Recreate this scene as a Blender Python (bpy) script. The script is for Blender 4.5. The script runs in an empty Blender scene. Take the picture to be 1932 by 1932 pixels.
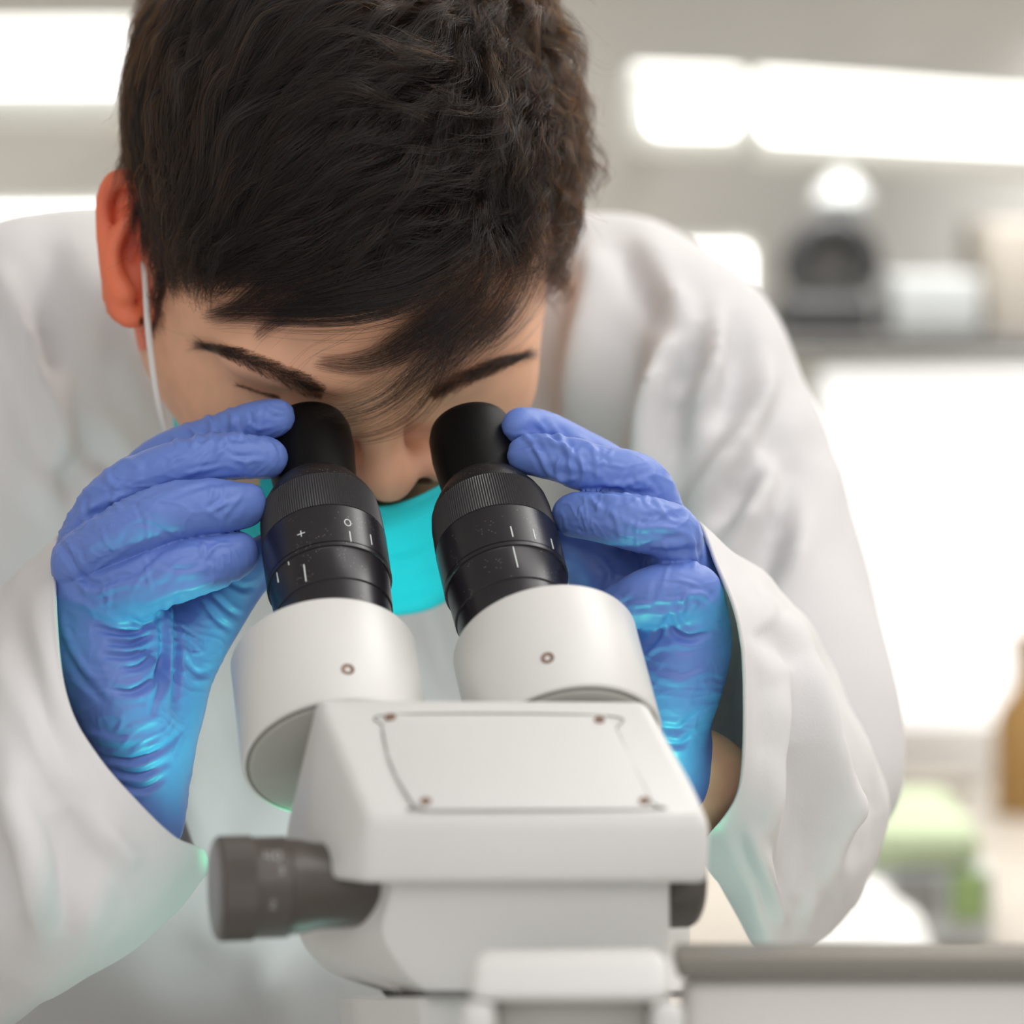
import bpy, bmesh, math, random
import numpy as np
from mathutils import Vector
rng = np.random.default_rng(7)
random.seed(7)

# ---------------------------------------------------------------- camera
SC = bpy.context.scene
COL = SC.collection
PITCH = math.radians(5.0)
CAM = np.array([0.0, 0.0, 1.20])
FX = np.array([1.0, 0, 0])
FU = np.array([0, math.sin(PITCH), math.cos(PITCH)])
FD = np.array([0, math.cos(PITCH), -math.sin(PITCH)])
LENS, SENS = 73.0, 24.0
K = SENS / LENS / 1932.0
cd = bpy.data.cameras.new('camera')
cam = bpy.data.objects.new('camera', cd)
COL.objects.link(cam)
cam.location = CAM
cam.rotation_euler = (math.pi / 2 - PITCH, 0, 0)
cd.lens = LENS; cd.sensor_width = SENS; cd.sensor_height = SENS; cd.sensor_fit = 'HORIZONTAL'
cd.clip_start = 0.05
cd.dof.use_dof = True
cd.dof.focus_distance = 1.245
cd.dof.aperture_fstop = 3.0
SC.camera = cam

# ---------------------------------------------------------------- world, lights, exposure
SC.view_settings.view_transform = 'Standard'
SC.view_settings.look = 'None'
SC.view_settings.gamma = 1.0
SC.view_settings.use_curve_mapping = False
SC.view_settings.exposure = 0.04
SC.cycles.use_denoising = True
SC.cycles.max_bounces = 8
w = bpy.data.worlds.new('room_light'); SC.world = w
w.use_nodes = True
w.node_tree.nodes['Background'].inputs[0].default_value = (1.0, 0.985, 0.97, 1)
w.node_tree.nodes['Background'].inputs[1].default_value = 0.74

def area(name, loc, target, size, power, color, size_y=None, shape='RECTANGLE', spread=math.pi):
    l = bpy.data.lights.new(name, 'AREA')
    l.shape = shape; l.size = size
    if size_y: l.size_y = size_y
    l.energy = power; l.color = color; l.spread = spread
    o = bpy.data.objects.new(name, l); COL.objects.link(o)
    o.location = loc
    o.rotation_euler = (Vector(target) - Vector(loc)).to_track_quat('-Z', 'Y').to_euler()
    return o
area('ceiling_light_panel', (0.8, 0.95, 2.55), (0.1, 1.3, 1.1), 1.4, 13, (1, 0.985, 0.97), 0.9)
area('front_fill_light', (0.25, -0.5, 2.3), (0.0, 1.4, 1.0), 1.6, 9, (1, 0.985, 0.98), 1.0)  # added fill from above the camera, brightens chest and face
area('ceiling_light_panel_rear', (1.1, 2.1, 2.55), (0.2, 1.4, 1.1), 1.2, 15, (1, 0.985, 0.97), 0.6)
area('wall_fill_light', (0.3, 2.6, 2.6), (0.3, 3.4, 1.2), 2.6, 66, (1, 0.985, 0.96), 0.3, spread=math.radians(110))  # added fill aimed at the back wall to brighten it

# ---------------------------------------------------------------- helpers
def P(px, py, d):
    """camera-frame point (x right, y up, depth)"""
    return np.array([(px - 966) * K * d, -(py - 966) * K * d, d])
def PP(lst): return np.array([P(*p) for p in lst])
def toW(a):
    a = np.asarray(a, float)
    return CAM + a[..., 0:1] * FX + a[..., 1:2] * FU + a[..., 2:3] * FD
def toPx(a):
    a = np.asarray(a, float)
    return np.stack([a[..., 0] / (K * a[..., 2]) + 966, 966 - a[..., 1] / (K * a[..., 2])], -1)
def nrm(v):
    v = np.asarray(v, float); return v / (np.linalg.norm(v, axis=-1, keepdims=True) + 1e-12)
ORG = {}
def empty(name, loc, label, cat, group=None):
    o = bpy.data.objects.new(name, None); COL.objects.link(o)
    o.location = loc; o.empty_display_size = 0.05
    o['label'] = label; o['category'] = cat
    if group: o['group'] = group
    ORG[o.name] = np.array(loc, float)
    return o
def link(name, me, mat, parent):
    o = bpy.data.objects.new(name, me); COL.objects.link(o)
    if mat is not None: me.materials.append(mat)
    if parent is not None: o.parent = parent
    return o
def mk(name, vw, faces, mat, parent=None, smooth=True, fix=True, bevel=0, sharp=None):
    """vw: world coordinates"""
    vw = np.asarray(vw, float)
    if parent is not None: org = ORG[parent.name]
    else: org = np.array([vw[:, 0].mean(), vw[:, 1].mean(), vw[:, 2].min()])
    me = bpy.data.meshes.new(name)
    me.from_pydata((vw - org).tolist(), [], [tuple(int(i) for i in f) for f in faces])
    if fix or bevel:
        bm = bmesh.new(); bm.from_mesh(me)
        bmesh.ops.recalc_face_normals(bm, faces=bm.faces)
        if bevel:
            es = [e for e in bm.edges if len(e.link_faces) == 2 and e.calc_face_angle(0) > math.radians(20)]
            bmesh.ops.bevel(bm, geom=es, offset=bevel, segments=4, profile=0.5, affect='EDGES', clamp_overlap=True)
        bm.to_mesh(me); bm.free()
    if smooth:
        me.polygons.foreach_set('use_smooth', [True] * len(me.polygons))
        if sharp: me.set_sharp_from_angle(angle=math.radians(sharp))
    o = link(name, me, mat, parent)
    if parent is None: o.location = org
    ORG[o.name] = org
    return o
def tag(o, label=None, cat=None, group=None, kind=None):
    if label: o['label'] = label
    if cat: o['category'] = cat
    if group: o['group'] = group
    if kind: o['kind'] = kind
    return o
def hull(name, pts, mat, parent=None, bevel=0.002, world=False, segs=4, smooth=True):
    pts = np.asarray(pts, float)
    vw = pts if world else toW(pts)
    org = ORG[parent.name] if parent is not None else np.array([vw[:, 0].mean(), vw[:, 1].mean(), vw[:, 2].min()])
    bm = bmesh.new()
    for v in vw - org: bm.verts.new(v)
    r = bmesh.ops.convex_hull(bm, input=bm.verts)
    for g in r['geom_interior']:
        if isinstance(g, bmesh.types.BMVert) and g.is_valid: bm.verts.remove(g)
    bmesh.ops.dissolve_limit(bm, angle_limit=math.radians(3), verts=bm.verts, edges=bm.edges)
    if bevel:
        es = [e for e in bm.edges if len(e.link_faces) == 2 and e.calc_face_angle(0) > math.radians(8)]
        bmesh.ops.bevel(bm, geom=es, offset=bevel, segments=segs, profile=0.5, affect='EDGES', clamp_overlap=True)
    bmesh.ops.recalc_face_normals(bm, faces=bm.faces)
    me = bpy.data.meshes.new(name); bm.to_mesh(me); bm.free()
    if smooth:
        me.polygons.foreach_set('use_smooth', [True] * len(me.polygons))
        me.set_sharp_from_angle(angle=math.radians(32))
    o = link(name, me, mat, parent)
    if parent is None: o.location = org
    ORG[o.name] = org
    return o
def boxw(name, lo, hi, mat, parent=None, bevel=0.003):
    pts = [(x, y, z) for x in (lo[0], hi[0]) for y in (lo[1], hi[1]) for z in (lo[2], hi[2])]
    return hull(name, pts, mat, parent, bevel, world=True, segs=3)
def frame_of(a):
    a = nrm(a)
    h = np.array([0, 1.0, 0]) if abs(a[1]) < 0.9 else np.array([1.0, 0, 0])
    h = np.array([1.0, 0, 0]) if abs(a[0]) < 0.6 else np.array([0, 1.0, 0])
    u = nrm(h - a * (h @ a)); v = np.cross(a, u)
    return a, u, v
def lathe(name, O, a, prof, mat, parent, n=96, knurl=None, capped=(True, True), world=False, sharp=35):
    """prof list of (t, r); knurl=(i0,i1,depth) indexes of profile rows ridged"""
    a, u, v = frame_of(a)
    th = np.arange(n) * 2 * math.pi / n
    V, F = [], []
    for i, (t, r) in enumerate(prof):
        rr = np.full(n, r)
        if knurl and knurl[0] <= i <= knurl[1]: rr[::2] -= knurl[2]
        V.append(O + a * t + rr[:, None] * (np.cos(th)[:, None] * u + np.sin(th)[:, None] * v))
    V = np.concatenate(V)
    m = len(prof)
    for i in range(m - 1):
        for j in range(n):
            k = (j + 1) % n
            F.append((i * n + j, i * n + k, (i + 1) * n + k, (i + 1) * n + j))
    if capped[0]: F.append(tuple(range(n))[::-1])
    if capped[1]: F.append(tuple((m - 1) * n + j for j in range(n)))
    return mk(name, V if world else toW(V), F, mat, parent, sharp=sharp)
def catmull(pts, n, closed=False):
    pts = np.asarray(pts, float); m = len(pts)
    if closed: s = np.linspace(0, m, n, endpoint=False)
    else: s = np.linspace(0, m - 1, n)
    i = np.floor(s).astype(int)
    if not closed: i = np.minimum(i, m - 2)
    t = (s - i)[:, None]
    def g(k):
        return pts[k % m] if closed else pts[np.clip(k, 0, m - 1)]
    p0, p1, p2, p3 = g(i - 1), g(i), g(i + 1), g(i + 2)
    return 0.5 * ((2 * p1) + (p2 - p0) * t + (2 * p0 - 5 * p1 + 4 * p2 - p3) * t ** 2 + (3 * p1 - p0 - 3 * p2 + p3) * t ** 3)
def tube(name, pts, r, mat, parent, n=12, npts=40, world=False):
    pts = catmull(pts, npts)
    if world: pass
    r = np.interp(np.linspace(0, 1, npts), np.linspace(0, 1, len(np.atleast_1d(r))), np.atleast_1d(r)) if np.ndim(r) else np.full(npts, r)
    tg = nrm(np.gradient(pts, axis=0))
    u = None; V = []
    th = np.arange(n) * 2 * math.pi / n
    for i in range(npts):
        if u is None: _, u, _ = frame_of(tg[i])
        u = nrm(u - tg[i] * (u @ tg[i])); v = np.cross(tg[i], u)
        V.append(pts[i] + r[i] * (np.cos(th)[:, None] * u + np.sin(th)[:, None] * v))
    V = np.concatenate(V); F = []
    for i in range(npts - 1):
        for j in range(n):
            k = (j + 1) % n
            F.append((i * n + j, i * n + k, (i + 1) * n + k, (i + 1) * n + j))
    F.append(tuple(range(n))[::-1]); F.append(tuple((npts - 1) * n + j for j in range(n)))
    return mk(name, V if world else toW(V), F, mat, parent)

# ---- value noise
def vnoise(p, seed=0):
    p = np.asarray(p, float); i = np.floor(p).astype(np.int64); f = p - i
    f = f * f * (3 - 2 * f)
    def h(a, b, c):
        n = (a * 73856093) ^ (b * 19349663) ^ (c * 83492791) ^ (seed * 2654435)
        n = (n ^ (n >> 13)) * 1274126177
        n = n ^ (n >> 16)
        return (n & 0xffff) / 32767.5 - 1
    r = 0
    for dx in (0, 1):
        for dy in (0, 1):
            for dz in (0, 1):
                wgt = (f[..., 0] if dx else 1 - f[..., 0]) * (f[..., 1] if dy else 1 - f[..., 1]) * (f[..., 2] if dz else 1 - f[..., 2])
                r = r + wgt * h(i[..., 0] + dx, i[..., 1] + dy, i[..., 2] + dz)
    return r

# ---- signed distance grid
def smin(a, b, k):
    if k <= 0: return np.minimum(a, b)
    h = np.clip(0.5 + 0.5 * (b - a) / k, 0, 1)
    return b + (a - b) * h - k * h * (1 - h)
class Grid:
    def __init__(s, lo, hi, h, pad=0.012):
        s.lo = np.array(lo, float); s.h = h; s.pad = pad
        s.n = np.ceil((np.array(hi) - s.lo) / h).astype(int) + 1
        s.f = np.full(s.n, 1.0, np.float32)
    def sub(s, mn, mx, pad=None):
        pad = s.pad if pad is None else pad
        a = np.clip(np.floor((mn - pad - s.lo) / s.h).astype(int), 0, s.n)
        b = np.clip(np.ceil((mx + pad - s.lo) / s.h).astype(int) + 1, 0, s.n)
        sl = tuple(slice(a[i], b[i]) for i in range(3))
        ax = [(s.lo[i] + s.h * np.arange(a[i], b[i])).astype(np.float32) for i in range(3)]
        return sl, ax[0][:, None, None], ax[1][None, :, None], ax[2][None, None, :]
    def apply(s, sl, d, k, op):
        if d.size == 0: return
        if op == '+': s.f[sl] = smin(s.f[sl], d, k)
        else: s.f[sl] = -smin(-s.f[sl], d, k)
    def cone(s, a, b, ra, rb, k=0.004, op='+'):
        a = np.asarray(a, float); b = np.asarray(b, float)
        r = max(ra, rb)
        sl, X, Y, Z = s.sub(np.minimum(a, b) - r, np.maximum(a, b) + r, s.pad + k)
        ab = b - a; L = float(ab @ ab) + 1e-12
        t = np.clip(((X - a[0]) * ab[0] + (Y - a[1]) * ab[1] + (Z - a[2]) * ab[2]) / L, 0, 1)
        d = np.sqrt((X - a[0] - t * ab[0]) ** 2 + (Y - a[1] - t * ab[1]) ** 2 + (Z - a[2] - t * ab[2]) ** 2) - (ra + (rb - ra) * t)
        s.apply(sl, d.astype(np.float32), k, op)
    def chain(s, pts, rs, k=0.004, op='+', n=0):
        pts = np.asarray(pts, float); rs = np.asarray(rs, float)
        if n:
            q = catmull(np.c_[pts, rs], n); pts, rs = q[:, :3], q[:, 3]
        for i in range(len(pts) - 1): s.cone(pts[i], pts[i + 1], rs[i], rs[i + 1], k, op)
    def ell(s, c, r, R=None, k=0.004, op='+'):
        """R rows = local axes"""
        c = np.asarray(c, float); r = np.asarray(r, float); m = float(r.max())
        if R is None: R = np.eye(3)
        ext = np.sqrt(((R * r[:, None]) ** 2).sum(0))
        sl, X, Y, Z = s.sub(c - ext, c + ext, s.pad + k)
        x, y, z = X - c[0], Y - c[1], Z - c[2]
        q = [R[i][0] * x + R[i][1] * y + R[i][2] * z for i in range(3)]
        k0 = np.sqrt((q[0] / r[0]) ** 2 + (q[1] / r[1]) ** 2 + (q[2] / r[2]) ** 2)
        k1 = np.sqrt((q[0] / r[0] ** 2) ** 2 + (q[1] / r[1] ** 2) ** 2 + (q[2] / r[2] ** 2) ** 2) + 1e-6
        s.apply(sl, (k0 * (k0 - 1) / k1).astype(np.float32), k, op)
    def sample(s, p):
        q = (np.asarray(p, float) - s.lo) / s.h
        q = np.clip(q, 0, s.n - 1.001); i = q.astype(int); f = q - i
        r = 0
        for dx in (0, 1):
            for dy in (0, 1):
                for dz in (0, 1):
                    wgt = (f[..., 0] if dx else 1 - f[..., 0]) * (f[..., 1] if dy else 1 - f[..., 1]) * (f[..., 2] if dz else 1 - f[..., 2])
                    r = r + wgt * s.f[i[..., 0] + dx, i[..., 1] + dy, i[..., 2] + dz]
        return r
    def grad(s, p, e=0.002):
        g = []
        for i in range(3):
            o = np.zeros(3); o[i] = e
            g.append(s.sample(p + o) - s.sample(p - o))
        return nrm(np.stack(g, -1))
    def mesh(s):
        f = s.f; ins = f < 0
        c = np.zeros(tuple(s.n - 1), np.int8)
        for dx in (0, 1):
            for dy in (0, 1):
                for dz in (0, 1):
                    c += ins[dx:s.n[0] - 1 + dx, dy:s.n[1] - 1 + dy, dz:s.n[2] - 1 + dz]
        idx = np.argwhere((c > 0) & (c < 8))
        vid = np.full(c.shape, -1, np.int32); vid[tuple(idx.T)] = np.arange(len(idx))
        acc = np.zeros((len(idx), 3)); cnt = np.zeros(len(idx))
        for ax in range(3):
            for o1 in (0, 1):
                for o2 in (0, 1):
                    a = np.zeros(3, int); others = [i for i in range(3) if i != ax]
                    a[others[0]] = o1; a[others[1]] = o2
                    b = a.copy(); b[ax] = 1
                    fa = f[tuple((idx + a).T)]; fb = f[tuple((idx + b).T)]
                    m = (fa < 0) != (fb < 0)
                    t = fa[m] / (fa[m] - fb[m])
                    acc[m] += a + (b - a) * t[:, None]; cnt[m] += 1
        V = s.lo + (idx + acc / cnt[:, None]) * s.h
        F = []
        for ax in range(3):
            sa = [slice(None)] * 3; sb = [slice(None)] * 3
            sa[ax] = slice(0, -1); sb[ax] = slice(1, None)
            e = np.argwhere(ins[tuple(sa)] != ins[tuple(sb)])
            o = [i for i in range(3) if i != ax]
            ok = (e[:, o[0]] > 0) & (e[:, o[1]] > 0) & (e[:, o[0]] < s.n[o[0]] - 1) & (e[:, o[1]] < s.n[o[1]] - 1)
            e = e[ok]
            q = []
            for (p1, p2) in ((-1, -1), (0, -1), (0, 0), (-1, 0)):
                k = e.copy(); k[:, o[0]] += p1; k[:, o[1]] += p2
                q.append(vid[tuple(k.T)])
            q = np.stack(q, 1)
            flip = ins[tuple(e.T)]
            if ax == 1: flip = ~flip
            q[flip] = q[flip][:, ::-1]
            F.append(q)
        F = np.concatenate(F)
        F = F[(F >= 0).all(1)]
        return V, F      # wound for the left-handed camera frame
def laplace(V, F, it=1, lam=0.5):
    e = np.concatenate([F[:, [0, 1]], F[:, [1, 2]], F[:, [2, 3]], F[:, [3, 0]]])
    e = np.concatenate([e, e[:, ::-1]])
    deg = np.bincount(e[:, 0], minlength=len(V))[:, None]
    for _ in range(it):
        s = np.stack([np.bincount(e[:, 0], V[e[:, 1], i], minlength=len(V)) for i in range(3)], 1)
        V = V + lam * (s / np.maximum(deg, 1) - V)
    return V
def vnormals(V, F):
    n = np.cross(V[F[:, 2]] - V[F[:, 0]], V[F[:, 3]] - V[F[:, 1]])
    N = np.stack([sum(np.bincount(F[:, j], n[:, i], minlength=len(V)) for j in range(4)) for i in range(3)], 1)
    return nrm(N)
def keep_biggest(V, F):
    return V, F
def folds(V, N, curves, front=True):
    """curves: (list of (px,py), amplitude m, width px).  + ridge, - groove"""
    px = toPx(V); disp = np.zeros(len(V))
    for pts, amp, wd in curves:
        c = catmull(np.array(pts, float), max(12, 6 * len(pts)))
        lo, hi = c.min(0) - 4 * wd, c.max(0) + 4 * wd
        m = ((px > lo) & (px < hi)).all(1)
        if front: m &= N[:, 2] < 0.25
        ii = np.nonzero(m)[0]
        if len(ii) == 0: continue
        a, b = c[:-1], c[1:]
        q = px[ii][:, None, :]
        ab = b - a
        t = np.clip(((q - a) * ab).sum(-1) / ((ab ** 2).sum(-1) + 1e-9), 0, 1)
        dd = np.sqrt(((q - a - t[..., None] * ab) ** 2).sum(-1))
        j = dd.argmin(1); d = dd[np.arange(len(ii)), j]
        s = (j + t[np.arange(len(ii)), j]) / len(a)
        tp = np.clip(np.sin(np.pi * np.clip(s, 0.02, 0.98)), 0, 1) ** 0.6
        x = d / wd
        disp[ii] += amp * tp * (np.exp(-x * x) - 0.35 * np.exp(-((x - 1.9) ** 2)))
    return disp

# ---------------------------------------------------------------- materials
def mat(name, col, rough=0.5, metal=0.0, bump=None, sss=0, emis=None, estr=0, spec=None, coat=0, trans=0, var=None):
    """bump=(scale, strength, distance, detail); var=(scale, colour, amount)"""
    m = bpy.data.materials.new(name); m.use_nodes = True
    nt = m.node_tree; b = nt.nodes['Principled BSDF']
    b.inputs['Base Color'].default_value = (*col, 1)
    b.inputs['Roughness'].default_value = rough
    b.inputs['Metallic'].default_value = metal
    if spec is not None: b.inputs['Specular IOR Level'].default_value = spec
    if coat: b.inputs['Coat Weight'].default_value = coat
    if trans: b.inputs['Transmission Weight'].default_value = trans
    if sss:
        b.inputs['Subsurface Weight'].default_value = sss
        b.inputs['Subsurface Radius'].default_value = (1.0, 0.35, 0.18)
        b.inputs['Subsurface Scale'].default_value = 0.006
    if emis:
        b.inputs['Emission Color'].default_value = (*emis, 1)
        b.inputs['Emission Strength'].default_value = estr
    tc = nt.nodes.new('ShaderNodeTexCoord')
    if bump:
        nz = nt.nodes.new('ShaderNodeTexNoise')
        nz.inputs['Scale'].default_value = bump[0]; nz.inputs['Detail'].default_value = bump[3] if len(bump) > 3 else 3
        bp = nt.nodes.new('ShaderNodeBump')
        bp.inputs['Strength'].default_value = bump[1]; bp.inputs['Distance'].default_value = bump[2]
        nt.links.new(tc.outputs['Object'], nz.inputs['Vector'])
        nt.links.new(nz.outputs['Fac'], bp.inputs['Height'])
        nt.links.new(bp.outputs['Normal'], b.inputs['Normal'])
    if var:
        nz = nt.nodes.new('ShaderNodeTexNoise'); nz.inputs['Scale'].default_value = var[0]; nz.inputs['Detail'].default_value = 4
        nt.links.new(tc.outputs['Object'], nz.inputs['Vector'])
        r = nt.nodes.new('ShaderNodeValToRGB')
        r.color_ramp.elements[0].position = 0.5 - var[2]; r.color_ramp.elements[0].color = (*col, 1)
        r.color_ramp.elements[1].position = 0.5 + var[2]; r.color_ramp.elements[1].color = (*var[1], 1)
        nt.links.new(nz.outputs['Fac'], r.inputs['Fac'])
        nt.links.new(r.outputs['Color'], b.inputs['Base Color'])
    return m
M = {}
M['white_paint'] = mat('white_paint', (0.72, 0.71, 0.69), 0.33, bump=(2600, 0.25, 0.0004, 2))
M['white_plastic'] = mat('white_plastic', (0.70, 0.69, 0.68), 0.42, bump=(1500, 0.08, 0.0003, 2))
M['shaded_grey'] = mat('shaded_grey', (0.42, 0.42, 0.38), 0.5)  # white darkened to grey, carries shade in its colour
M['screw'] = mat('screw_brass', (0.22, 0.13, 0.09), 0.5, 0.3)
M['rubber'] = mat('eyecup_rubber', (0.003, 0.0028, 0.003), 0.5, spec=0.16)
M['knurl'] = mat('knurled_black', (0.035, 0.034, 0.037), 0.42)
M['mark'] = mat('white_marking', (0.75, 0.8, 0.78), 0.6)
M['knob'] = mat('knob_dark', (0.075, 0.062, 0.055), 0.34)
M['knobcap'] = mat('knob_cap_grey', (0.20, 0.195, 0.20), 0.38)
M['seam'] = mat('seam_dark', (0.22, 0.22, 0.20), 0.6)
def dusty(name, col, rough, amount=0.60):
    m = mat(name, col, rough)
    nt = m.node_tree; b = nt.nodes['Principled BSDF']
    tc = nt.nodes.new('ShaderNodeTexCoord')
    v = nt.nodes.new('ShaderNodeTexVoronoi'); v.inputs['Scale'].default_value = 1300
    n2 = nt.nodes.new('ShaderNodeTexNoise'); n2.inputs['Scale'].default_value = 90; n2.inputs['Detail'].default_value = 3
    n3 = nt.nodes.new('ShaderNodeTexWhiteNoise')
    nt.links.new(tc.outputs['Object'], v.inputs['Vector']); nt.links.new(tc.outputs['Object'], n2.inputs['Vector'])
    nt.links.new(v.outputs['Color'], n3.inputs['Vector'])
    def mth(op, a, bb):
        x = nt.nodes.new('ShaderNodeMath'); x.operation = op
        for i, q in enumerate((a, bb)):
            if hasattr(q, 'is_output'): nt.links.new(q, x.inputs[i])
            else: x.inputs[i].default_value = q
        return x.outputs[0]
    dot = mth('LESS_THAN', v.outputs['Distance'], 0.22)
    pick = mth('GREATER_THAN', n3.outputs['Value'], 0.72)
    reg = mth('GREATER_THAN', n2.outputs['Fac'], amount)
    f = mth('MULTIPLY', mth('MULTIPLY', dot, pick), reg)
    mx = nt.nodes.new('ShaderNodeMix'); mx.data_type = 'RGBA'
    nt.links.new(f, mx.inputs['Factor'])
    mx.inputs['A'].default_value = (*col, 1); mx.inputs['B'].default_value = (0.28, 0.26, 0.25, 1)
    nt.links.new(mx.outputs['Result'], b.inputs['Base Color'])
    return m
M['black'] = dusty('eyepiece_black', (0.012, 0.010, 0.014), 0.30, 0.55)
M['black_dust'] = dusty('eyepiece_dusty', (0.010, 0.009, 0.010), 0.45, 0.42)
# nitrile glove: fine creasing through layered noise and stretched ridges
def glove_mat():
    m = mat('blue_nitrile', (0.138, 0.228, 0.61), 0.44, spec=0.4)
    nt = m.node_tree; b = nt.nodes['Principled BSDF']
    tc = nt.nodes.new('ShaderNodeTexCoord')
    hs = []
    for sc, det, dist in ((75, 3, 1.6), (220, 2, 0.6)):
        n = nt.nodes.new('ShaderNodeTexNoise'); n.inputs['Scale'].default_value = sc
        n.inputs['Detail'].default_value = det; n.inputs['Distortion'].default_value = dist
        n.noise_type = 'RIDGED_MULTIFRACTAL'; n.normalize = True
        nt.links.new(tc.outputs['Object'], n.inputs['Vector']); hs.append(n.outputs['Fac'])
    b1 = nt.nodes.new('ShaderNodeBump'); b1.inputs['Strength'].default_value = 0.16; b1.inputs['Distance'].default_value = 0.0022
    b2 = nt.nodes.new('ShaderNodeBump'); b2.inputs['Strength'].default_value = 0.10; b2.inputs['Distance'].default_value = 0.0005
    nt.links.new(hs[0], b1.inputs['Height']); nt.links.new(hs[1], b2.inputs['Height'])
    nt.links.new(b1.outputs['Normal'], b2.inputs['Normal']); nt.links.new(b2.outputs['Normal'], b.inputs['Normal'])
    return m
M['glove'] = glove_mat()
M['coat'] = mat('white_coat_cloth', (0.71, 0.695, 0.70), 0.85, bump=(900, 0.15, 0.0005, 2))
M['mask'] = mat('turquoise_mask', (0.03, 0.74, 0.80), 0.8, bump=(1200, 0.2, 0.0004, 2))
M['mask_loop'] = mat('white_ear_loop', (0.8, 0.78, 0.76), 0.8)
M['brow'] = mat('eyebrow_hair', (0.02, 0.012, 0.009), 0.5)
def skin_mat():
    m = mat('skin', (0.56, 0.30, 0.19), 0.50, sss=0.12, bump=(700, 0.12, 0.0004, 3))
    nt = m.node_tree; b = nt.nodes['Principled BSDF']
    at = nt.nodes.new('ShaderNodeAttribute'); at.attribute_name = 'tone'
    nt.links.new(at.outputs['Color'], b.inputs['Base Color'])
    return m
M['skin'] = skin_mat()
def hair_mat(name, mel, red, rough=0.32):
    m = bpy.data.materials.new(name); m.use_nodes = True
    nt = m.node_tree; nt.nodes.clear()
    o = nt.nodes.new('ShaderNodeOutputMaterial'); h = nt.nodes.new('ShaderNodeBsdfHairPrincipled')
    h.parametrization = 'MELANIN'
    h.inputs['Melanin'].default_value = mel; h.inputs['Melanin Redness'].default_value = red
    h.inputs['Roughness'].default_value = rough; h.inputs['Radial Roughness'].default_value = 0.4
    h.inputs['Random Color'].default_value = 0.4; h.inputs['Random Roughness'].default_value = 0.2
    nt.links.new(h.outputs[0], o.inputs['Surface'])
    return m
M['hair'] = hair_mat('dark_brown_hair', 0.985, 0.30, 0.19)
#=====SCENE=====
def onY(px, py, Y):
    r = (px - 966) * K * FX - (py - 966) * K * FU + FD
    return CAM + r * (Y / r[1])
def wallbox(name, quad, Y, th, m, parent=None, bevel=0.004):
    """quad px corners tl,tr,br,bl ; Y or [Yl,Yr] front distance; th world depth"""
    Yl, Yr = (Y, Y) if np.ndim(Y) == 0 else Y
    ys = (Yl, Yr, Yr, Yl)
    f = [onY(q[0], q[1], y) for q, y in zip(quad, ys)]
    return hull(name, f + [p + np.array([0, th, 0]) for p in f], m, parent, bevel, world=True, segs=3)
def rect(x0, y0, x1, y1, sl=0.0):
    return [(x0, y0), (x1, y0 + sl), (x1, y1 + sl), (x0, y1)]

# ---------------------------------------------------------------- room shell
M['wall'] = mat('wall_paint', (0.80, 0.79, 0.76), 0.8, var=(2.0, (0.74, 0.73, 0.70), 0.2))
M['floor'] = mat('floor_vinyl', (0.42, 0.41, 0.39), 0.5, var=(3.0, (0.36, 0.35, 0.33), 0.2))
M['ceil'] = mat('ceiling_tile', (0.75, 0.74, 0.72), 0.9, bump=(60, 0.2, 0.002))
M['cab'] = mat('cabinet_taupe', (0.30, 0.275, 0.24), 0.6, var=(3, (0.34, 0.31, 0.28), 0.3))
M['fix'] = mat('fixture_white', (0.74, 0.75, 0.71), 0.5)
M['tubeon'] = mat('lamp_on', (0.9, 0.9, 0.9), 0.5, emis=(1, 0.995, 0.97), estr=3.2)
M['pane'] = mat('bright_frosted_pane', (0.9, 0.9, 0.9), 0.5, emis=(1, 1, 0.99), estr=0.9)
M['gdark'] = mat('device_grey', (0.035, 0.035, 0.036), 0.5)
M['gmid'] = mat('device_mid_grey', (0.20, 0.195, 0.19), 0.5)
M['wplain'] = mat('plain_white', (0.78, 0.77, 0.74), 0.6)
M['shelf'] = mat('shelf_grey', (0.09, 0.088, 0.085), 0.6)
M['bench'] = mat('bench_top_taupe', (0.40, 0.36, 0.31), 0.5, var=(5, (0.36, 0.33, 0.29), 0.3))
M['green'] = mat('green_lid', (0.42, 0.50, 0.32), 0.5)
M['greendk'] = mat('green_rack', (0.26, 0.36, 0.14), 0.6)
M['boxclear'] = mat('pale_box_plastic', (0.50, 0.52, 0.52), 0.3)
M['paper'] = mat('tissue_paper', (0.86, 0.86, 0.84), 0.9)
M['caseg'] = mat('case_grey', (0.78, 0.76, 0.73), 0.5, var=(6, (0.68, 0.66, 0.63), 0.3))
M['caset'] = mat('case_top_taupe', (0.20, 0.185, 0.16), 0.45)
M['amber'] = mat('amber_bottle', (0.30, 0.17, 0.05), 0.3)

tag(boxw('floor', (-2.6, -1.2, -0.05), (2.6, 3.5, 0.0), M['floor'], bevel=0), kind='structure')
tag(boxw('ceiling', (-2.6, -1.2, 2.70), (2.6, 3.5, 2.75), M['ceil'], bevel=0), kind='structure')
tag(boxw('wall_back', (-2.6, 3.40, 0.0), (2.6, 3.5, 2.70), M['wall'], bevel=0), kind='structure')
tag(boxw('wall_left', (-2.7, -1.2, 0.0), (-2.6, 3.5, 2.70), M['wall'], bevel=0), kind='structure')
tag(boxw('wall_right', (2.6, -1.2, 0.0), (2.7, 3.5, 2.70), M['wall'], bevel=0), kind='structure')
win = wallbox('window_1', rect(1530, 680, 2150, 1440), 3.34, 0.06, M['fix'], bevel=0.004); tag(win, kind='structure')
pn = wallbox('window_pane', rect(1550, 700, 2130, 1420), 3.332, 0.02, M['pane'], win, bevel=0)
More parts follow.
